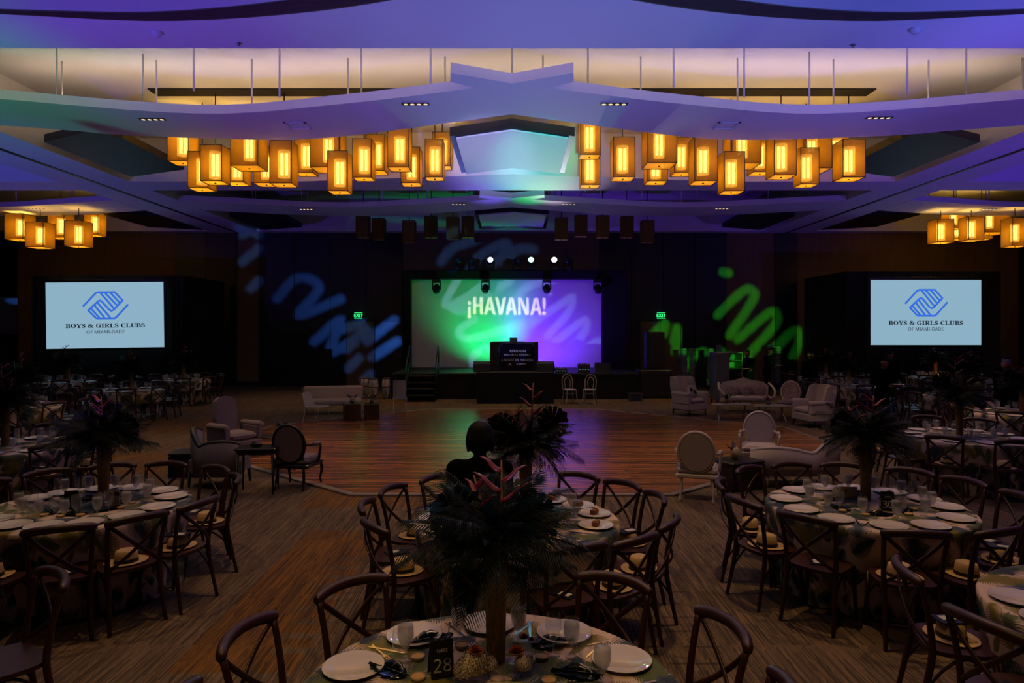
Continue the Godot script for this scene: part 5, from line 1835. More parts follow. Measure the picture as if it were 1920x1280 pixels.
func box_table(called: String, label: String, at: Vector3, size: Vector3, turn: float, m: Material, lid: bool) -> void:
	var t := thing(called, label, "table", at, turn)
	var st := S()
	cbox(st, Vector3(0, size.y * (0.44 if lid else 0.5), 0), Vector3(size.x, size.y * (0.88 if lid else 1.0), size.z), 0.012)
	part("body", st, m, t)
	if lid:
		st = S()
		cbox(st, Vector3(0, size.y * 0.94, 0), Vector3(size.x + 0.05, size.y * 0.12, size.z + 0.05), 0.015)
		part("lid", st, M["trunk_wood"], t)
		st = S()
		for x in [-1, 1]:
			for z in [-1, 1]:
				box(st, Vector3(x * size.x * 0.5, size.y * 0.44, z * size.z * 0.5), Vector3(0.04, size.y * 0.86, 0.04))
		part("corner_batten", st, M["dark_leg"], t)
		for s in [-1, 1]:
			st = S(true)
			tube(st, bend([Vector3(-0.06, size.y * 0.6, s * (size.z / 2 + 0.005)), Vector3(0, size.y * 0.55, s * (size.z / 2 + 0.03)), Vector3(0.06, size.y * 0.6, s * (size.z / 2 + 0.005))], 4), 0.008, 6)
			part("handle", st, M["bronze"], t)

func coffee_table(label: String, at: Vector3, l: float, d: float, turn: float) -> void:
	var t := thing("coffee_table", label, "table", at, turn)
	var st := S()
	var o := []
	for k in 24:
		var a := TAU * k / 24
		o.append([signf(cos(a)) * pow(absf(cos(a)), 0.5) * l / 2, signf(sin(a)) * pow(absf(sin(a)), 0.5) * d / 2])
	slab(st, o, 0.40, 0.43)
	part("top", st, M["white_paint"], t)
	for s in [-1, 1]:
		st = S(true)
		tube(st, [Vector3(s * l * 0.36, 0.40, 0), Vector3(s * l * 0.36, 0.16, 0)], 0.03, 8)
		for z in [-1, 1]:
			tube(st, bend([Vector3(s * l * 0.36, 0.2, 0), Vector3(s * l * 0.38, 0.13, z * d * 0.2), Vector3(s * l * 0.40, 0.0, z * d * 0.42)], 3), 0.017, 6)
		part("trestle_leg", st, M["white_paint"], t)
	st = S(true)
	tube(st, [Vector3(-l * 0.36, 0.17, 0), Vector3(l * 0.36, 0.17, 0)], 0.015, 6)
	part("stretcher", st, M["white_paint"], t)

func conga(label: String, at: Vector3, group: String) -> void:
	var t := thing("conga_drum", label, "drum", at, 0.0, group)
	var st := S(true)
	lathe(st, [[0.0, 0.0], [0.1, 0.0], [0.115, 0.12], [0.158, 0.4], [0.165, 0.52], [0.14, 0.70], [0.0, 0.70]], 22)
	part("shell", st, mat("conga_white", Color(0.62, 0.58, 0.58), 0.35), t)
	st = S(true)
	lathe(st, [[0.147, 0.69], [0.149, 0.72], [0.13, 0.732], [0.0, 0.734]], 22)
	part("skin", st, mat("hide", Color(0.30, 0.24, 0.18), 0.6), t)
	for y in [[0.14, 0.119], [0.42, 0.163], [0.70, 0.145]]:
		st = S(true)
		lathe(st, [[y[1], y[0] - 0.012], [y[1] + 0.006, y[0]], [y[1], y[0] + 0.012]], 22)
		part("hoop", st, M["black_metal"], t)
	for k in 5:
		var a := TAU * k / 5 + 0.5
		st = S(true)
		tube(st, [Vector3(cos(a) * 0.172, 0.52, sin(a) * 0.172), Vector3(cos(a) * 0.155, 0.70, sin(a) * 0.155)], 0.009, 6)
		part("tension_lug", st, M["black_metal"], t)
	st = S()
	box(st, Vector3(0, 0.24, 0.135), Vector3(0.02, 0.2, 0.02))
	part("stand_bar", st, M["black_metal"], t)

func make_bentwood() -> Node3D:
	var t := thing("bentwood_chair", "", "chair")
	var m: Material = M["white_paint"]
	var st := S(true)
	tube(st, bend([Vector3(-0.17, 0.46, -0.17), Vector3(-0.185, 0.72, -0.22), Vector3(-0.12, 0.89, -0.25), Vector3(0, 0.925, -0.255), Vector3(0.12, 0.89, -0.25), Vector3(0.185, 0.72, -0.22), Vector3(0.17, 0.46, -0.17)], 4), 0.016, 8)
	part("back_hoop", st, m, t)
	st = S(true)
	tube(st, bend([Vector3(-0.07, 0.46, -0.185), Vector3(-0.1, 0.68, -0.215), Vector3(-0.06, 0.81, -0.235), Vector3(0, 0.84, -0.24), Vector3(0.06, 0.81, -0.235), Vector3(0.1, 0.68, -0.215), Vector3(0.07, 0.46, -0.185)], 4), 0.012, 6)
	part("inner_hoop", st, m, t)
	st = S(true)
	lathe(st, [[0.0, 0.445], [0.2, 0.445], [0.21, 0.458], [0.2, 0.472], [0.0, 0.468]], 24)
	part("seat", st, m, t)
	for s in [[-1, -1], [1, -1], [-1, 1], [1, 1]]:
		st = S(true)
		tube(st, bend([Vector3(s[0] * 0.155, 0.455, s[1] * 0.15), Vector3(s[0] * 0.17, 0.25, s[1] * 0.165), Vector3(s[0] * 0.215, 0.0, s[1] * 0.215)], 3), 0.015, 6)
		part("leg", st, m, t)
	st = S(true)
	var ring := []
	for k in 21:
		ring.append(Vector3(cos(TAU * k / 20) * 0.16, 0.33, sin(TAU * k / 20) * 0.16))
	tube(st, ring, 0.009, 6, 1.0, Vector3.UP, false)
	part("leg_ring", st, m, t)
	return t

func lounge() -> void:
	lounge_mats()
	var wf: Material = M["white_fabric"]
	var lf: Material = M["lavender_fabric"]
	var wp: Material = M["white_paint"]
	var gw: Material = M["grey_wood"]
	# group on the congas side
	settee("lavender curved settee with dark trim, its back to the red-banded card table", Vector3(-4.55, 0, -10.3), [[-0.42, -0.52, 0.80], [-0.44, -0.30, 0.85], [-0.33, -0.08, 0.78], [-0.17, 0.06, 0.63], [-0.02, 0.12, 0.68], [0.22, 0.13, 0.71], [0.40, 0.08, 0.69], [0.46, -0.05, 0.62]], lf, gw, [[-0.36, 0.05], [0.38, 0.0], [0.40, 0.55], [-0.36, 0.6]])
	wing_chair("lavender balloon-backed armchair with dark trim behind the curved settee", Vector3(-5.25, 0, -12.9), 0.9, lf, gw, 1.12, true)
	oval_chair("lavender oval-back armchair with dark frame at the dance floor edge", Vector3(-3.28, 0, -10.45), PI - 0.15, lf, gw)
	var t := thing("side_table", "small dark four-legged side table beside the curved settee", "table", Vector3(-3.76, 0, -10.1), 0.12)
	var st := S()
	cbox(st, Vector3(0, 0.66, 0), Vector3(0.58, 0.03, 0.42), 0.008)
	part("top", st, gw, t)
	st = S()
	cbox(st, Vector3(0, 0.61, 0), Vector3(0.52, 0.07, 0.36), 0.006)
	part("apron", st, gw, t)
	for x in [-1, 1]:
		for z in [-1, 1]:
			st = S(true)
			tube(st, [Vector3(x * 0.245, 0.6, z * 0.165), Vector3(x * 0.255, 0.0, z * 0.175)], [0.022, 0.012], 8)
			part("leg", st, gw, t)
	st = S(true)
	ball(st, Vector3(0, 0.035, 0), Vector3(0.09, 0.035, 0.05), 12, 6)
	ball(st, Vector3(-0.03, 0.06, 0), Vector3(0.03, 0.03, 0.03), 8, 5)
	single("clutch_bag", st, M["card_black"], "small black bag lying on the dark side table", "bag", Vector3(-3.76, 0.676, -10.04), 0.3)
	t = thing("pedestal_table", "round dark pedestal table with three curved feet", "table", Vector3(-3.9, 0, -11.5))
	st = S(true)
	lathe(st, [[0.0, 0.60], [0.3, 0.60], [0.31, 0.612], [0.3, 0.625], [0.0, 0.625]], 28)
	part("top", st, gw, t)
	st = S(true)
	lathe(st, [[0.0, 0.2], [0.045, 0.2], [0.03, 0.32], [0.045, 0.42], [0.025, 0.52], [0.05, 0.6], [0.0, 0.6]], 14)
	part("column", st, gw, t)
	for k in 3:
		var b := Basis(Vector3.UP, TAU * k / 3 + 0.4)
		st = S(true)
		tube(st, bend([b * Vector3(0.02, 0.26, 0), b * Vector3(0.12, 0.24, 0), b * Vector3(0.2, 0.08, 0), b * Vector3(0.26, 0.012, 0)], 4), 0.016, 6)
		part("foot", st, gw, t)
	flowers("red tropical flowers in a bowl on the pedestal table", Vector3(-3.88, 0.626, -11.5), mat("pot_grey", Color(0.3, 0.3, 0.33), 0.3), [[2, 0.05, 0.16, 0.0], [2, -0.07, 0.14, 0.02], [0, 0.0, 0.1, 0.06]], 7)
	box_table("storage_trunk", "dark wooden trunk behind the curved lavender settee", Vector3(-5.3, 0, -11.3), Vector3(0.55, 0.40, 0.40), 0.1, M["trunk_wood"], true)
	# group on the wing chairs side
	oval_chair("cream oval-back armchair seen from behind by the carpet edge", Vector3(2.66, 0, -9.75), PI - 0.35, wf, wp)
	oval_chair("white oval-back armchair facing the tables across the dark trunk", Vector3(4.15, 0, -11.45), -0.35, wf, wp)
	settee("pale grey settee with a raised scrolled end, behind table 30", Vector3(4.45, 0, -10.35), [[-0.72, -0.35, 0.50], [-0.70, -0.08, 0.56], [-0.5, 0.08, 0.60], [-0.2, 0.13, 0.58], [0.08, 0.13, 0.53], [0.28, 0.10, 0.66], [0.46, 0.04, 0.79], [0.60, -0.12, 0.78], [0.62, -0.35, 0.7]], wf, wp, [[-0.6, 0.02], [0.46, 0.02], [0.5, 0.62], [-0.6, 0.62]])
	box_table("storage_trunk", "dark wooden trunk with battens serving as a flower table", Vector3(3.42, 0, -10.35), Vector3(0.58, 0.44, 0.44), 0.42, M["trunk_wood"], true)
	flowers("pink flowers with one big leaf on the dark trunk", Vector3(3.38, 0.446, -10.38), M["wax"], [[2, -0.05, 0.13, 0.02], [0, 0.02, 0.1, 0.05]], 3)
	# far group on the congas side
	t = thing("long_sofa", "long pale sofa beside the amber cubes", "sofa", Vector3(-5.15, 0, -19.6), 0.22)
	st = S()
	cbox(st, Vector3(0, 0.56, -0.3), Vector3(1.7, 0.42, 0.16), 0.05)
	part("back", st, wf, t)
	st = S()
	cbox(st, Vector3(0, 0.34, 0.02), Vector3(1.62, 0.16, 0.62), 0.04)
	part("seat", st, wf, t)
	for s in [-1, 1]:
		for z in [-0.3, 0.28]:
			st = S(true)
			tube(st, [Vector3(s * 0.72, 0.28, z), Vector3(s * 0.76, 0.0, z)], [0.025, 0.015], 6)
			part("leg", st, wp, t)
	t = thing("white_metal_chair", "white metal chair with sled legs in front of the long sofa", "chair", Vector3(-5.0, 0, -17.5), 1.2)
	st = S()
	cbox(st, Vector3(0, 0.43, 0), Vector3(0.46, 0.04, 0.44), 0.012)
	part("seat", st, wp, t)
	st = S()
	panel(st, [[-0.2, 0.0], [0.2, 0.0], [0.17, 0.36], [0.0, 0.40], [-0.17, 0.36]], -0.012, 0.012, Basis(Vector3.RIGHT, -0.35), Vector3(0, 0.43, -0.22))
	part("backrest", st, wp, t)
	for s in [-1, 1]:
		st = S(true)
		tube(st, [Vector3(s * 0.2, 0.42, 0.18), Vector3(s * 0.24, 0.012, 0.24), Vector3(s * 0.24, 0.012, -0.26), Vector3(s * 0.2, 0.42, -0.2)], 0.011, 6)
		part("sled_leg", st, wp, t)
	box_table("amber_cube", "amber wooden cube table with red flowers, next to the long sofa", Vector3(-4.22, 0, -18.0), Vector3(0.42, 0.46, 0.42), 0.35, M["amber_wood"], false)
	box_table("amber_cube", "amber wooden cube table next to the clear chair", Vector3(-3.72, 0, -18.1), Vector3(0.40, 0.45, 0.40), 0.2, M["amber_wood"], false)
	flowers("red flowers on the amber cube beside the long sofa", Vector3(-4.22, 0.462, -18.0), M["pot_grey"], [[2, 0.0, 0.15, 0.0], [0, 0.04, 0.11, 0.05]], 4)
	flowers("red flowers on the amber cube beside the clear chair", Vector3(-3.72, 0.452, -18.1), M["pot_grey"], [[2, 0.0, 0.15, 0.0], [2, -0.05, 0.12, 0.03]], 4)
	t = thing("clear_chair", "transparent acrylic chair beside the congas", "chair", Vector3(-3.2, 0, -19.5), 0.2)
	st = S()
	cbox(st, Vector3(0, 0.45, 0), Vector3(0.4, 0.02, 0.4), 0.006)
	part("seat", st, M["acrylic_clear"], t)
	st = S()
	cbox(st, Vector3(0, 0.7, -0.2), Vector3(0.38, 0.48, 0.02), 0.006)
	part("backrest", st, M["acrylic_clear"], t)
	for x in [-1, 1]:
		for z in [-1, 1]:
			st = S()
			cbox(st, Vector3(x * 0.18, 0.22, z * 0.18), Vector3(0.03, 0.44, 0.03), 0.005)
			part("leg", st, M["acrylic_clear"], t)
	for a in [[-5.15, -24.0, "closest to the scribbled doors"], [-4.78, -23.6, "in the middle of the three"], [-4.36, -23.75, "closest to the stage steps"]]:
		conga("white conga drum with black hoops, %s" % a[2], Vector3(a[0], 0, a[1]), "")
	place("bentwood", make_bentwood, "white bentwood cafe chair before the stage skirt, closer to the DJ riser", Vector3(1.88, 0, -22.2), 0.3)
	place("bentwood", make_bentwood, "white bentwood cafe chair before the stage skirt, closer to the loudspeaker", Vector3(2.52, 0, -22.2), -0.3)
	# far group on the wing chairs side
	wing_chair("white wing armchair holding a leaf-print cushion", Vector3(5.0, 0, -19.3), 0.55, wf, M["dark_leg"], 1.08, false)
	t = thing("leaf_cushion", "white cushion with green leaf print on the wing chair", "cushion", Vector3(5.06, 0.66, -19.22), 0.6)
	st = S(true)
	ball(st, Vector3.ZERO, Vector3(0.2, 0.2, 0.07), 14, 8, Basis(Vector3.RIGHT, -0.3) * Basis(Vector3.BACK, 0.7))
	part("cover", st, wf, t)
	st = S(true)
	ball(st, Vector3(0.04, -0.04, 0.055), Vector3(0.1, 0.09, 0.03), 10, 6)
	ball(st, Vector3(-0.08, 0.06, 0.05), Vector3(0.06, 0.06, 0.025), 10, 6)
	part("leaf_print", st, mat("print_green", Color(0.08, 0.16, 0.10), 0.8), t)
	t = thing("camelback_sofa", "white carved camelback sofa with three brocade cushions", "sofa", Vector3(6.95, 0, -20.2), -0.05)
	st = S()
	panel(st, [[-0.7, 0.0], [0.7, 0.0], [0.72, 0.34], [0.58, 0.46], [0.3, 0.50], [0.08, 0.56], [0.0, 0.60], [-0.08, 0.56], [-0.3, 0.50], [-0.58, 0.46], [-0.72, 0.34]], -0.07, 0.05, Basis(Vector3.RIGHT, -0.12), Vector3(0, 0.38, -0.3))
	part("back", st, wf, t)
	st = S()
	cbox(st, Vector3(0, 0.38, 0.02), Vector3(1.36, 0.14, 0.62), 0.04)
	part("seat", st, wf, t)
	for s in [-1, 1]:
		st = S(true)
		tube(st, bend([Vector3(s * 0.74, 0.80, -0.32), Vector3(s * 0.80, 0.66, -0.05), Vector3(s * 0.76, 0.56, 0.2), Vector3(s * 0.68, 0.40, 0.28)], 4), 0.035, 8)
		part("arm", st, wp, t)
		for z in [-0.26, 0.28]:
			st = S(true)
			tube(st, bend([Vector3(s * 0.62, 0.32, z), Vector3(s * 0.66, 0.16, z * 1.08), Vector3(s * 0.62, 0.0, z * 1.05)], 3), 0.02, 6)
			part("leg", st, wp, t)
	for k in 3:
		st = S(true)
		ball(st, Vector3(0, 0.17, 0), Vector3(0.2, 0.19, 0.07), 14, 8, Basis(Vector3.RIGHT, -0.3) * Basis(Vector3.BACK, 0.1 * k))
		single("brocade_cushion", st, M["brocade"], "brocade cushion leaning on the camelback sofa", "cushion", Vector3(6.55 + 0.4 * k, 0.44, -20.28), 0.0, "cushions on the camelback sofa")
	coffee_table("long white trestle coffee table before the camelback sofa", Vector3(5.85, 0, -18.2), 1.05, 0.5, 0.1)
	coffee_table("short white trestle coffee table beside the oval-back brocade chair", Vector3(6.78, 0, -17.9), 0.85, 0.46, 0.05)
	flowers("dark leaves in a gold pot on the long coffee table", Vector3(5.75, 0.432, -18.3), M["gold_vase"], [[0, -0.1, 0.08, 0.0]], 6)
	flowers("red and yellow flowers on the short coffee table", Vector3(6.72, 0.432, -17.9), M["pot_grey"], [[1, 0.04, 0.12, 0.0], [2, -0.05, 0.12, 0.02], [1, 0.0, 0.16, 0.0]], 3)
	oval_chair("white oval-back chair upholstered in brocade", Vector3(7.5, 0, -18.5), -0.55, M["brocade"], wp, false)
	wing_chair("white wing armchair in profile with dark legs", Vector3(7.5, 0, -17.0), -1.35, wf, M["dark_leg"], 1.04, false)
	# catering gear along the wall
	for a in [[6.95, -27.6, 22], [7.3, -27.7, 22], [8.0, -27.5, 22], [8.5, -28.0, 24], [10.6, -28.0, 24], [10.95, -28.1, 23]]:
		t = thing("dish_stack", "tall stack of covered plates on the floor by the wall", "plates", Vector3(a[0], 0, a[1]), 0, "stacks of covered plates")
		for k in a[2]:
			if not store.has("lid_plate"):
				st = S(true)
				lathe(st, [[0.0, 0.0], [0.14, 0.004], [0.15, 0.012], [0.13, 0.03], [0.08, 0.055], [0.02, 0.068], [0.0, 0.07]], 16)
				store["lid_plate"] = done(st)
			part("covered_plate", store["lid_plate"], mat("cover_steel", Color(0.62, 0.58, 0.6), 0.35, 0.6), t, Vector3(0, 0.16 + k * 0.068, 0))
		st = S()
		cbox(st, Vector3(0, 0.11, 0), Vector3(0.34, 0.05, 0.34), 0.01)
		for q in [[-1, -1], [1, -1], [1, 1], [-1, 1]]:
			box(st, Vector3(q[0] * 0.13, 0.045, q[1] * 0.13), Vector3(0.04, 0.09, 0.04))
		part("dolly", st, M["black_metal"], t)
	t = thing("catering_cabinet", "tall grey catering cabinet on wheels with an open shelf side", "cabinet", Vector3(6.95, 0, -22.3), 0.1)
	st = S()
	cbox(st, Vector3(-0.18, 0.9, 0), Vector3(0.44, 1.55, 0.6), 0.02)
	part("body", st, mat("cabinet_grey", Color(0.34, 0.33, 0.36), 0.45), t)
	st = S()
	for q in [[0.25, 0.9, -0.29, 0.44, 1.55, 0.02], [0.46, 0.9, 0.0, 0.02, 1.55, 0.6], [0.25, 1.66, 0.0, 0.44, 0.03, 0.6], [0.25, 0.14, 0.0, 0.44, 0.03, 0.6]]:
		box(st, Vector3(q[0], q[1], q[2]), Vector3(q[3], q[4], q[5]))
	part("frame", st, M["cabinet_grey"], t)
	for k in 5:
		st = S()
		box(st, Vector3(0.25, 0.4 + 0.25 * k, 0), Vector3(0.42, 0.012, 0.56))
		part("shelf", st, M["steel2"], t)
	for x in [-0.35, 0.42]:
		for z in [-0.24, 0.24]:
			st = S(true)
			tube(st, [Vector3(x - 0.02, 0.06, z), Vector3(x + 0.02, 0.06, z)], 0.06, 12)
			part("wheel", st, M["black_metal"], t)

# ---------------------------------------------------------------- people: one smooth surface round a skeleton
# bones: [a, b, ra, rb]; the distances to the tapered capsules are joined with a smooth minimum and meshed as surface nets
func flesh(st: SurfaceTool, bones: Array, cell: float, k: float) -> void:
	var lo := Vector3.INF
	var hi := -Vector3.INF
	var reach := 2.2 / k + cell * 2
	for b in bones:
		for e in [[b[0], b[2]], [b[1], b[3]]]:
			lo = lo.min(e[0] - Vector3.ONE * (e[1] + reach))
			hi = hi.max(e[0] + Vector3.ONE * (e[1] + reach))
	var n := Vector3i(((hi - lo) / cell).ceil()) + Vector3i.ONE
	var f := PackedFloat32Array()
	f.resize(n.x * n.y * n.z)
	for b in bones:
		var a: Vector3 = b[0]
		var d: Vector3 = b[1] - a
		var l2 := maxf(d.length_squared(), 1e-9)
		var rm := maxf(b[2], b[3]) + reach
		var i0 := Vector3i(((a.min(b[1]) - Vector3.ONE * rm - lo) / cell).floor()).clamp(Vector3i.ZERO, n - Vector3i.ONE)
		var i1 := Vector3i(((a.max(b[1]) + Vector3.ONE * rm - lo) / cell).ceil()).clamp(Vector3i.ZERO, n - Vector3i.ONE)
		var ra: float = b[2]
		var rd: float = b[3] - ra
		for z in range(i0.z, i1.z + 1):
			for y in range(i0.y, i1.y + 1):
				var at := (z * n.y + y) * n.x
				for x in range(i0.x, i1.x + 1):
					var p := lo + Vector3(x, y, z) * cell - a
					var t := clampf(p.dot(d) / l2, 0.0, 1.0)
					f[at + x] += exp(-k * ((p - d * t).length() - ra - rd * t))
	# sum of exponentials: inside where it is above 1
	var id := {}
	var pos := PackedVector3Array()
	var step := [1, n.x, n.x * n.y]
	var corners := []
	for c in 8:
		corners.append((c & 1) + ((c >> 1) & 1) * n.x + ((c >> 2) & 1) * n.x * n.y)
	for z in n.z - 1:
		for y in n.y - 1:
			for x in n.x - 1:
				var at := (z * n.y + y) * n.x + x
				var m := 0
				for c in 8:
					if f[at + corners[c]] > 1.0:
						m |= 1 << c
				if m == 0 or m == 255:
					continue
				var s := Vector3.ZERO
				var w := 0
				for c in 8:
					for ax in 3:
						if c & (1 << ax):
							continue
						var e := c | (1 << ax)
						if ((m >> c) & 1) == ((m >> e) & 1):
							continue
						var va := -log(maxf(f[at + corners[c]], 1e-6))
						var vb := -log(maxf(f[at + corners[e]], 1e-6))
						var u := va / (va - vb)
						var q := Vector3(c & 1, (c >> 1) & 1, (c >> 2) & 1)
						q[ax] += u
						s += q
						w += 1
				id[at] = pos.size()
				pos.append(lo + (Vector3(x, y, z) + s / w) * cell)
	for at in id:
		for ax in 3:
			var j: int = at + step[ax]
			if j >= f.size():
				continue
			var ina := f[at] > 1.0
			if ina == (f[j] > 1.0):
				continue
			var u: int = step[(ax + 1) % 3]
			var v: int = step[(ax + 2) % 3]
			if not (id.has(at - u) and id.has(at - v) and id.has(at - u - v)):
				continue
			var q := [pos[id[at]], pos[id[at - u]], pos[id[at - u - v]], pos[id[at - v]]]
			if ina:
				quad(st, q[0], q[1], q[2], q[3])
			else:
				quad(st, q[3], q[2], q[1], q[0])

func hand_bones(wrist: Vector3, along: Vector3, palm_down: Vector3, s: float, curl: float) -> Array:
	# palm, four fingers of unequal length with two bends, and a thumb from the side of the palm
	var x := along.normalized()
	var up := -(palm_down - x * palm_down.dot(x)).normalized()
	var side := x.cross(up) * s
	var out := [[wrist, wrist + x * 0.05, 0.021, 0.022]]
	for k in 4:
		var o := side * (0.030 - 0.02 * k)
		var root := wrist + x * 0.078 + o
		out.append([wrist + x * 0.015 + o * 0.7, root, 0.016, 0.0125])
		var l: float = [0.031, 0.036, 0.034, 0.026][k]
		var d1 := x.rotated(side.normalized() * s, -curl * 0.5 * s)
		var a := root + d1 * l
		var d2 := x.rotated(side.normalized() * s, -curl * 1.3 * s)
		var b := a + d2 * l * 0.75
		var d3 := x.rotated(side.normalized() * s, -curl * 1.9 * s)
		out.append([root, a, 0.0098, 0.009])
		out.append([a, b, 0.009, 0.0083])
		out.append([b, b + d3 * l * 0.55, 0.0083, 0.0072])
	var tr := wrist + x * 0.03 + side * 0.028
	var ta := tr + (x * 0.6 + side * 0.8 - up * 0.3).normalized() * 0.04
	out.append([wrist + x * 0.02, tr, 0.016, 0.0125])
	out.append([tr, ta, 0.0115, 0.0102])
	out.append([ta, ta + (x * 0.95 + side * 0.2 - up * 0.3).normalized() * 0.03, 0.0102, 0.008])
	return out

# a standing figure facing +z. bow: how far the upper body leans forward; hands: where the wrists are, in the figure's axes, with the forearm direction implied
func figure(called_label: String, at: Vector3, turn: float, tall: float, bow: float, wrists: Array, hair_kind: int, group: String, cell: float) -> Node3D:
	var t := thing("person", called_label, "person", at, turn, group)
	var s := tall / 1.72
	var hip := Vector3(0, 0.92, 0) * s
	var tilt := Basis(Vector3.RIGHT, bow)
	var up := func(v: Vector3) -> Vector3: return hip + tilt * (v * s)
	var chest: Vector3 = up.call(Vector3(0, 0.36, 0.01))
	var neck: Vector3 = up.call(Vector3(0, 0.56, 0.0))
	var nod := Basis(Vector3.RIGHT, bow * 0.9 + 0.12)
	var head: Vector3 = neck + nod * (Vector3(0, 0.135, 0.03) * s)
	var skin := []
	skin.append([up.call(Vector3(0, 0.5, -0.005)), neck + nod * (Vector3(0, 0.06, 0.01) * s), 0.052 * s, 0.047 * s])
	var h := func(v: Vector3) -> Vector3: return head + nod * (v * s)
	skin.append([h.call(Vector3(0, 0.025, -0.018)), h.call(Vector3(0, 0.02, 0.012)), 0.083 * s, 0.08 * s])
	skin.append([h.call(Vector3(0, -0.045, 0.03)), h.call(Vector3(0, -0.075, 0.05)), 0.052 * s, 0.034 * s])
	skin.append([h.call(Vector3(0, 0.005, 0.088)), h.call(Vector3(0, -0.022, 0.1)), 0.009 * s, 0.012 * s])
	for q in [-1, 1]:
		skin.append([h.call(Vector3(q * 0.078, 0.012, 0.0)), h.call(Vector3(q * 0.084, -0.018, -0.004)), 0.014 * s, 0.009 * s])
	var cloth := []
	cloth.append([up.call(Vector3(-0.06, 0.02, 0)), up.call(Vector3(0.06, 0.02, 0)), 0.115 * s, 0.115 * s])
	cloth.append([hip, up.call(Vector3(0, 0.2, 0.015)), 0.12 * s, 0.112 * s])
	cloth.append([up.call(Vector3(-0.055, 0.22, 0.01)), chest + tilt * Vector3(-0.085, 0, 0) * s, 0.095 * s, 0.108 * s])
	cloth.append([up.call(Vector3(0.055, 0.22, 0.01)), chest + tilt * Vector3(0.085, 0, 0) * s, 0.095 * s, 0.108 * s])
	cloth.append([up.call(Vector3(-0.16, 0.475, -0.01)), up.call(Vector3(0.16, 0.475, -0.01)), 0.058 * s, 0.058 * s])
	cloth.append([up.call(Vector3(0, 0.44, 0)), up.call(Vector3(0, 0.525, -0.005)), 0.085 * s, 0.058 * s])
	var hands := []
	for q in [0, 1]:
		var sg := -1.0 if q == 0 else 1.0
		var sh: Vector3 = up.call(Vector3(sg * 0.185, 0.465, -0.01))
		var w: Vector3 = wrists[q] * s
		var l1 := 0.29 * s
		var l2 := 0.255 * s
		var dv := w - sh
		var dist := minf(dv.length(), (l1 + l2) * 0.985)
		w = sh + dv.normalized() * dist
		var ca := (l1 * l1 + dist * dist - l2 * l2) / (2 * l1 * dist)
		var pole := Vector3(sg * 0.5, -0.6, -0.7)
		var dn := dv.normalized()
		pole = (pole - dn * pole.dot(dn)).normalized()
		var el := sh + dn * l1 * ca + pole * l1 * sqrt(maxf(0.0, 1 - ca * ca))
		cloth.append([sh, el, 0.062 * s, 0.046 * s])
		cloth.append([el, el.lerp(w, 0.95), 0.047 * s, 0.035 * s])
		skin.append([el.lerp(w, 0.6), w, 0.03 * s, 0.025 * s])
		hands.append([w, (w - el).normalized(), sg])
	for q in [-1, 1]:
		var hj := Vector3(q * 0.09, 0.9, 0) * s
		var kn := Vector3(q * 0.10, 0.49, 0.02) * s
		var an := Vector3(q * 0.105, 0.09, -0.02) * s
		cloth.append([hj, kn, 0.092 * s, 0.062 * s])
		cloth.append([kn, an, 0.062 * s, 0.045 * s])
	var st := S(true)
	flesh(st, skin, cell * 0.6, 70.0)
	for q in hands:
		flesh(st, hand_bones(q[0], q[1], Vector3(0, -1, 0.2), q[2], 0.5), maxf(0.004, cell * 0.35), 260.0)
	part("body", st, mat("skin", Color(0.42, 0.25, 0.18), 0.5), t)
	mat("uniform", Color(0.012, 0.012, 0.013), 0.9).metallic_specular = 0.15
	mat("hair_dark", Color(0.016, 0.010, 0.007), 0.6).metallic_specular = 0.25
	st = S(true)
	flesh(st, cloth, cell, 42.0)
	part("black_uniform", st, mat("uniform", Color(0.012, 0.012, 0.013), 0.85), t)
	for q in [-1, 1]:
		st = S(true)
		flesh(st, [[Vector3(q * 0.105, 0.04, -0.04) * s, Vector3(q * 0.115, 0.032, 0.13) * s, 0.04 * s, 0.03 * s]], 0.014, 60.0)
		part("shoe", st, M["ribbon"], t)
	var hair := []
	if hair_kind == 0:      # gathered at the nape with loose strands
		hair = [[h.call(Vector3(0, 0.045, -0.03)), h.call(Vector3(0, 0.035, -0.005)), 0.098 * s, 0.094 * s], [h.call(Vector3(-0.03, -0.02, -0.05)), h.call(Vector3(0.03, -0.02, -0.05)), 0.078 * s, 0.078 * s], [h.call(Vector3(0, -0.065, -0.075)), h.call(Vector3(0.01, -0.085, -0.07)), 0.05 * s, 0.045 * s]]
		for q in [-1, 1]:
			hair.append([h.call(Vector3(q * 0.085, 0.0, -0.01)), h.call(Vector3(q * 0.092, -0.09, -0.02)), 0.017 * s, 0.006 * s])
	else:                   # short
		hair = [[h.call(Vector3(0, 0.048, -0.028)), h.call(Vector3(0, 0.055, 0.012)), 0.082 * s, 0.068 * s], [h.call(Vector3(-0.02, -0.015, -0.05)), h.call(Vector3(0.02, -0.015, -0.05)), 0.06 * s, 0.06 * s]]
	st = S(true)
	flesh(st, hair, cell * 0.6, 80.0)
	part("hair", st, mat("hair_dark", Color(0.022, 0.014, 0.010), 0.5) if hair_kind < 2 else mat("hair_grey", Color(0.35, 0.33, 0.32), 0.6), t)
	for q in [-1, 1]:
		st = S(true)
		ball(st, h.call(Vector3(q * 0.031, 0.012, 0.079)), Vector3(0.012, 0.008, 0.01) * s, 8, 6)
		part("eye", st, mat("eye_dark", Color(0.03, 0.02, 0.02), 0.2), t)
	st = S(true)
	ball(st, h.call(Vector3(0, -0.052, 0.082)), Vector3(0.024, 0.006, 0.008) * s, 10, 5)
	part("mouth", st, mat("lips", Color(0.28, 0.10, 0.09), 0.5), t)
	return t

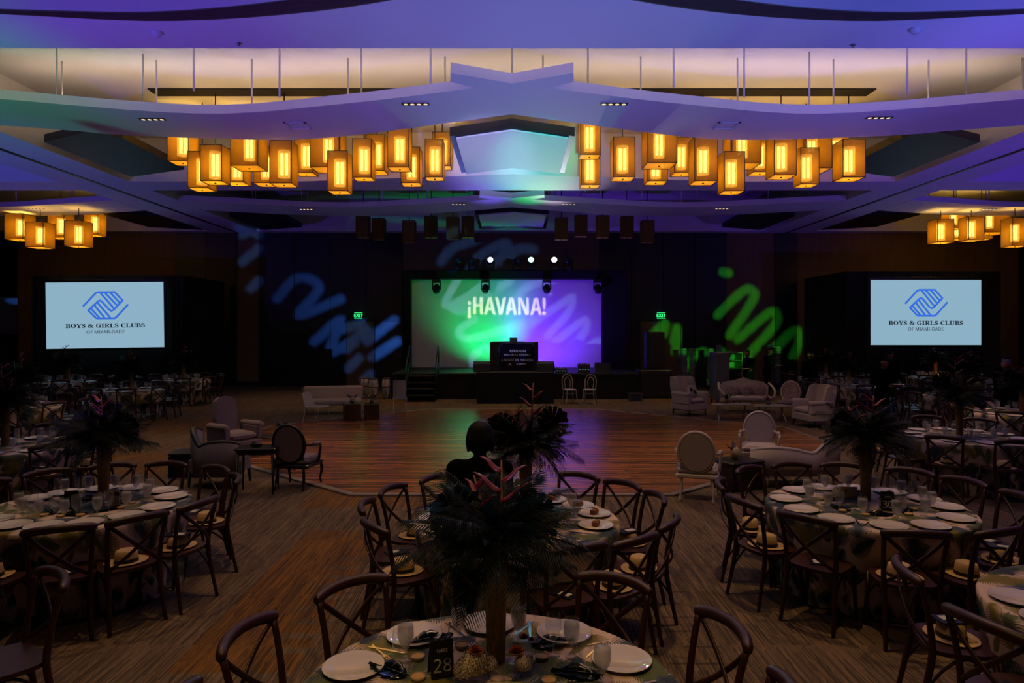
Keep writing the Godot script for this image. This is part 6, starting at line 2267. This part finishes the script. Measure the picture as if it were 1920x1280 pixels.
func people() -> void:
	# leaning over the middle table, back to the camera
	figure("person in black seen from behind, hair gathered up, leaning over the table", Vector3(-0.24, 0, -4.98), PI, 1.70, 0.22, [Vector3(-0.20, 0.84, 0.52), Vector3(0.22, 0.84, 0.50)], 0, "", 0.013)
	var carry := [Vector3(-0.12, 1.08, 0.34), Vector3(0.14, 1.08, 0.34)]
	var rest := [Vector3(-0.24, 0.80, 0.06), Vector3(0.24, 0.80, 0.06)]
	var w1 := figure("waiter in black carrying a plate, between the palms of two tables", Vector3(8.95, 0, -16.5), 0.25, 1.70, 0.03, carry, 1, "", 0.02)
	var plate_at := func(o: Node3D) -> Vector3: return o.position + Basis(Vector3.UP, o.rotation.y) * Vector3(0, 1.10, 0.46)
	place("plate", make_plate, "white plate held by the waiter between the palms", plate_at.call(w1), 0.0)
	var w2 := figure("waiter in black holding a tray beside the grey cabinet", Vector3(7.9, 0, -22.9), -0.4, 1.72, 0.08, carry, 1, "", 0.02)
	place("plate", make_plate, "white plate held by the waiter beside the grey cabinet", plate_at.call(w2), 0.0)
	var w3 := dup(w2, "waiter in black with a plate standing at the drape corner", Vector3(9.35, 0, -25.0), 0.7)
	place("plate", make_plate, "white plate held by the waiter at the drape corner", plate_at.call(w3), 0.0)
	var o := figure("person in black standing with lowered arms among the far tables", Vector3(9.4, 0, -21.6), 0.2, 1.70, 0.04, rest, 1, "", 0.022)
	o = dup(o, "person in black standing close to the bottom corner of the sharp screen", Vector3(11.9, 0, -21.5), -0.3)
	o = dup(o, "person in black half hidden behind the tall palm centrepiece", Vector3(12.6, 0, -17.4), -0.6)
	figure("grey-haired person in a black suit at the edge of the far tables", Vector3(10.75, 0, -14.8), -1.2, 1.74, 0.02, rest, 2, "", 0.022)

# ---------------------------------------------------------------- scene
func _ready() -> void:
	rng.seed = 7
	var cam := Camera3D.new()
	cam.name = "camera"
	add_child(cam)
	cam.position = Vector3(0, 2.4, 0)
	cam.set_frustum(0.1, Vector2(0, -0.1 * 22.0 / 1280.0), 0.1, 120.0)   # 24 mm lens, held level, 53 degrees high
	cam.current = true
	var env := Environment.new()
	env.background_mode = Environment.BG_COLOR
	env.background_color = Color(0, 0, 0)
	env.tonemap_mode = Environment.TONE_MAPPER_LINEAR
	env.tonemap_exposure = 1.0
	env.sdfgi_enabled = true
	env.ssao_enabled = true
	env.ssil_enabled = true
	var we := WorldEnvironment.new()
	we.environment = env
	add_child(we)

	room()
	ceiling()
	washes()
	lanterns()
	stage()
	screens()
	gobos()
	tables()
	lounge()
	people()
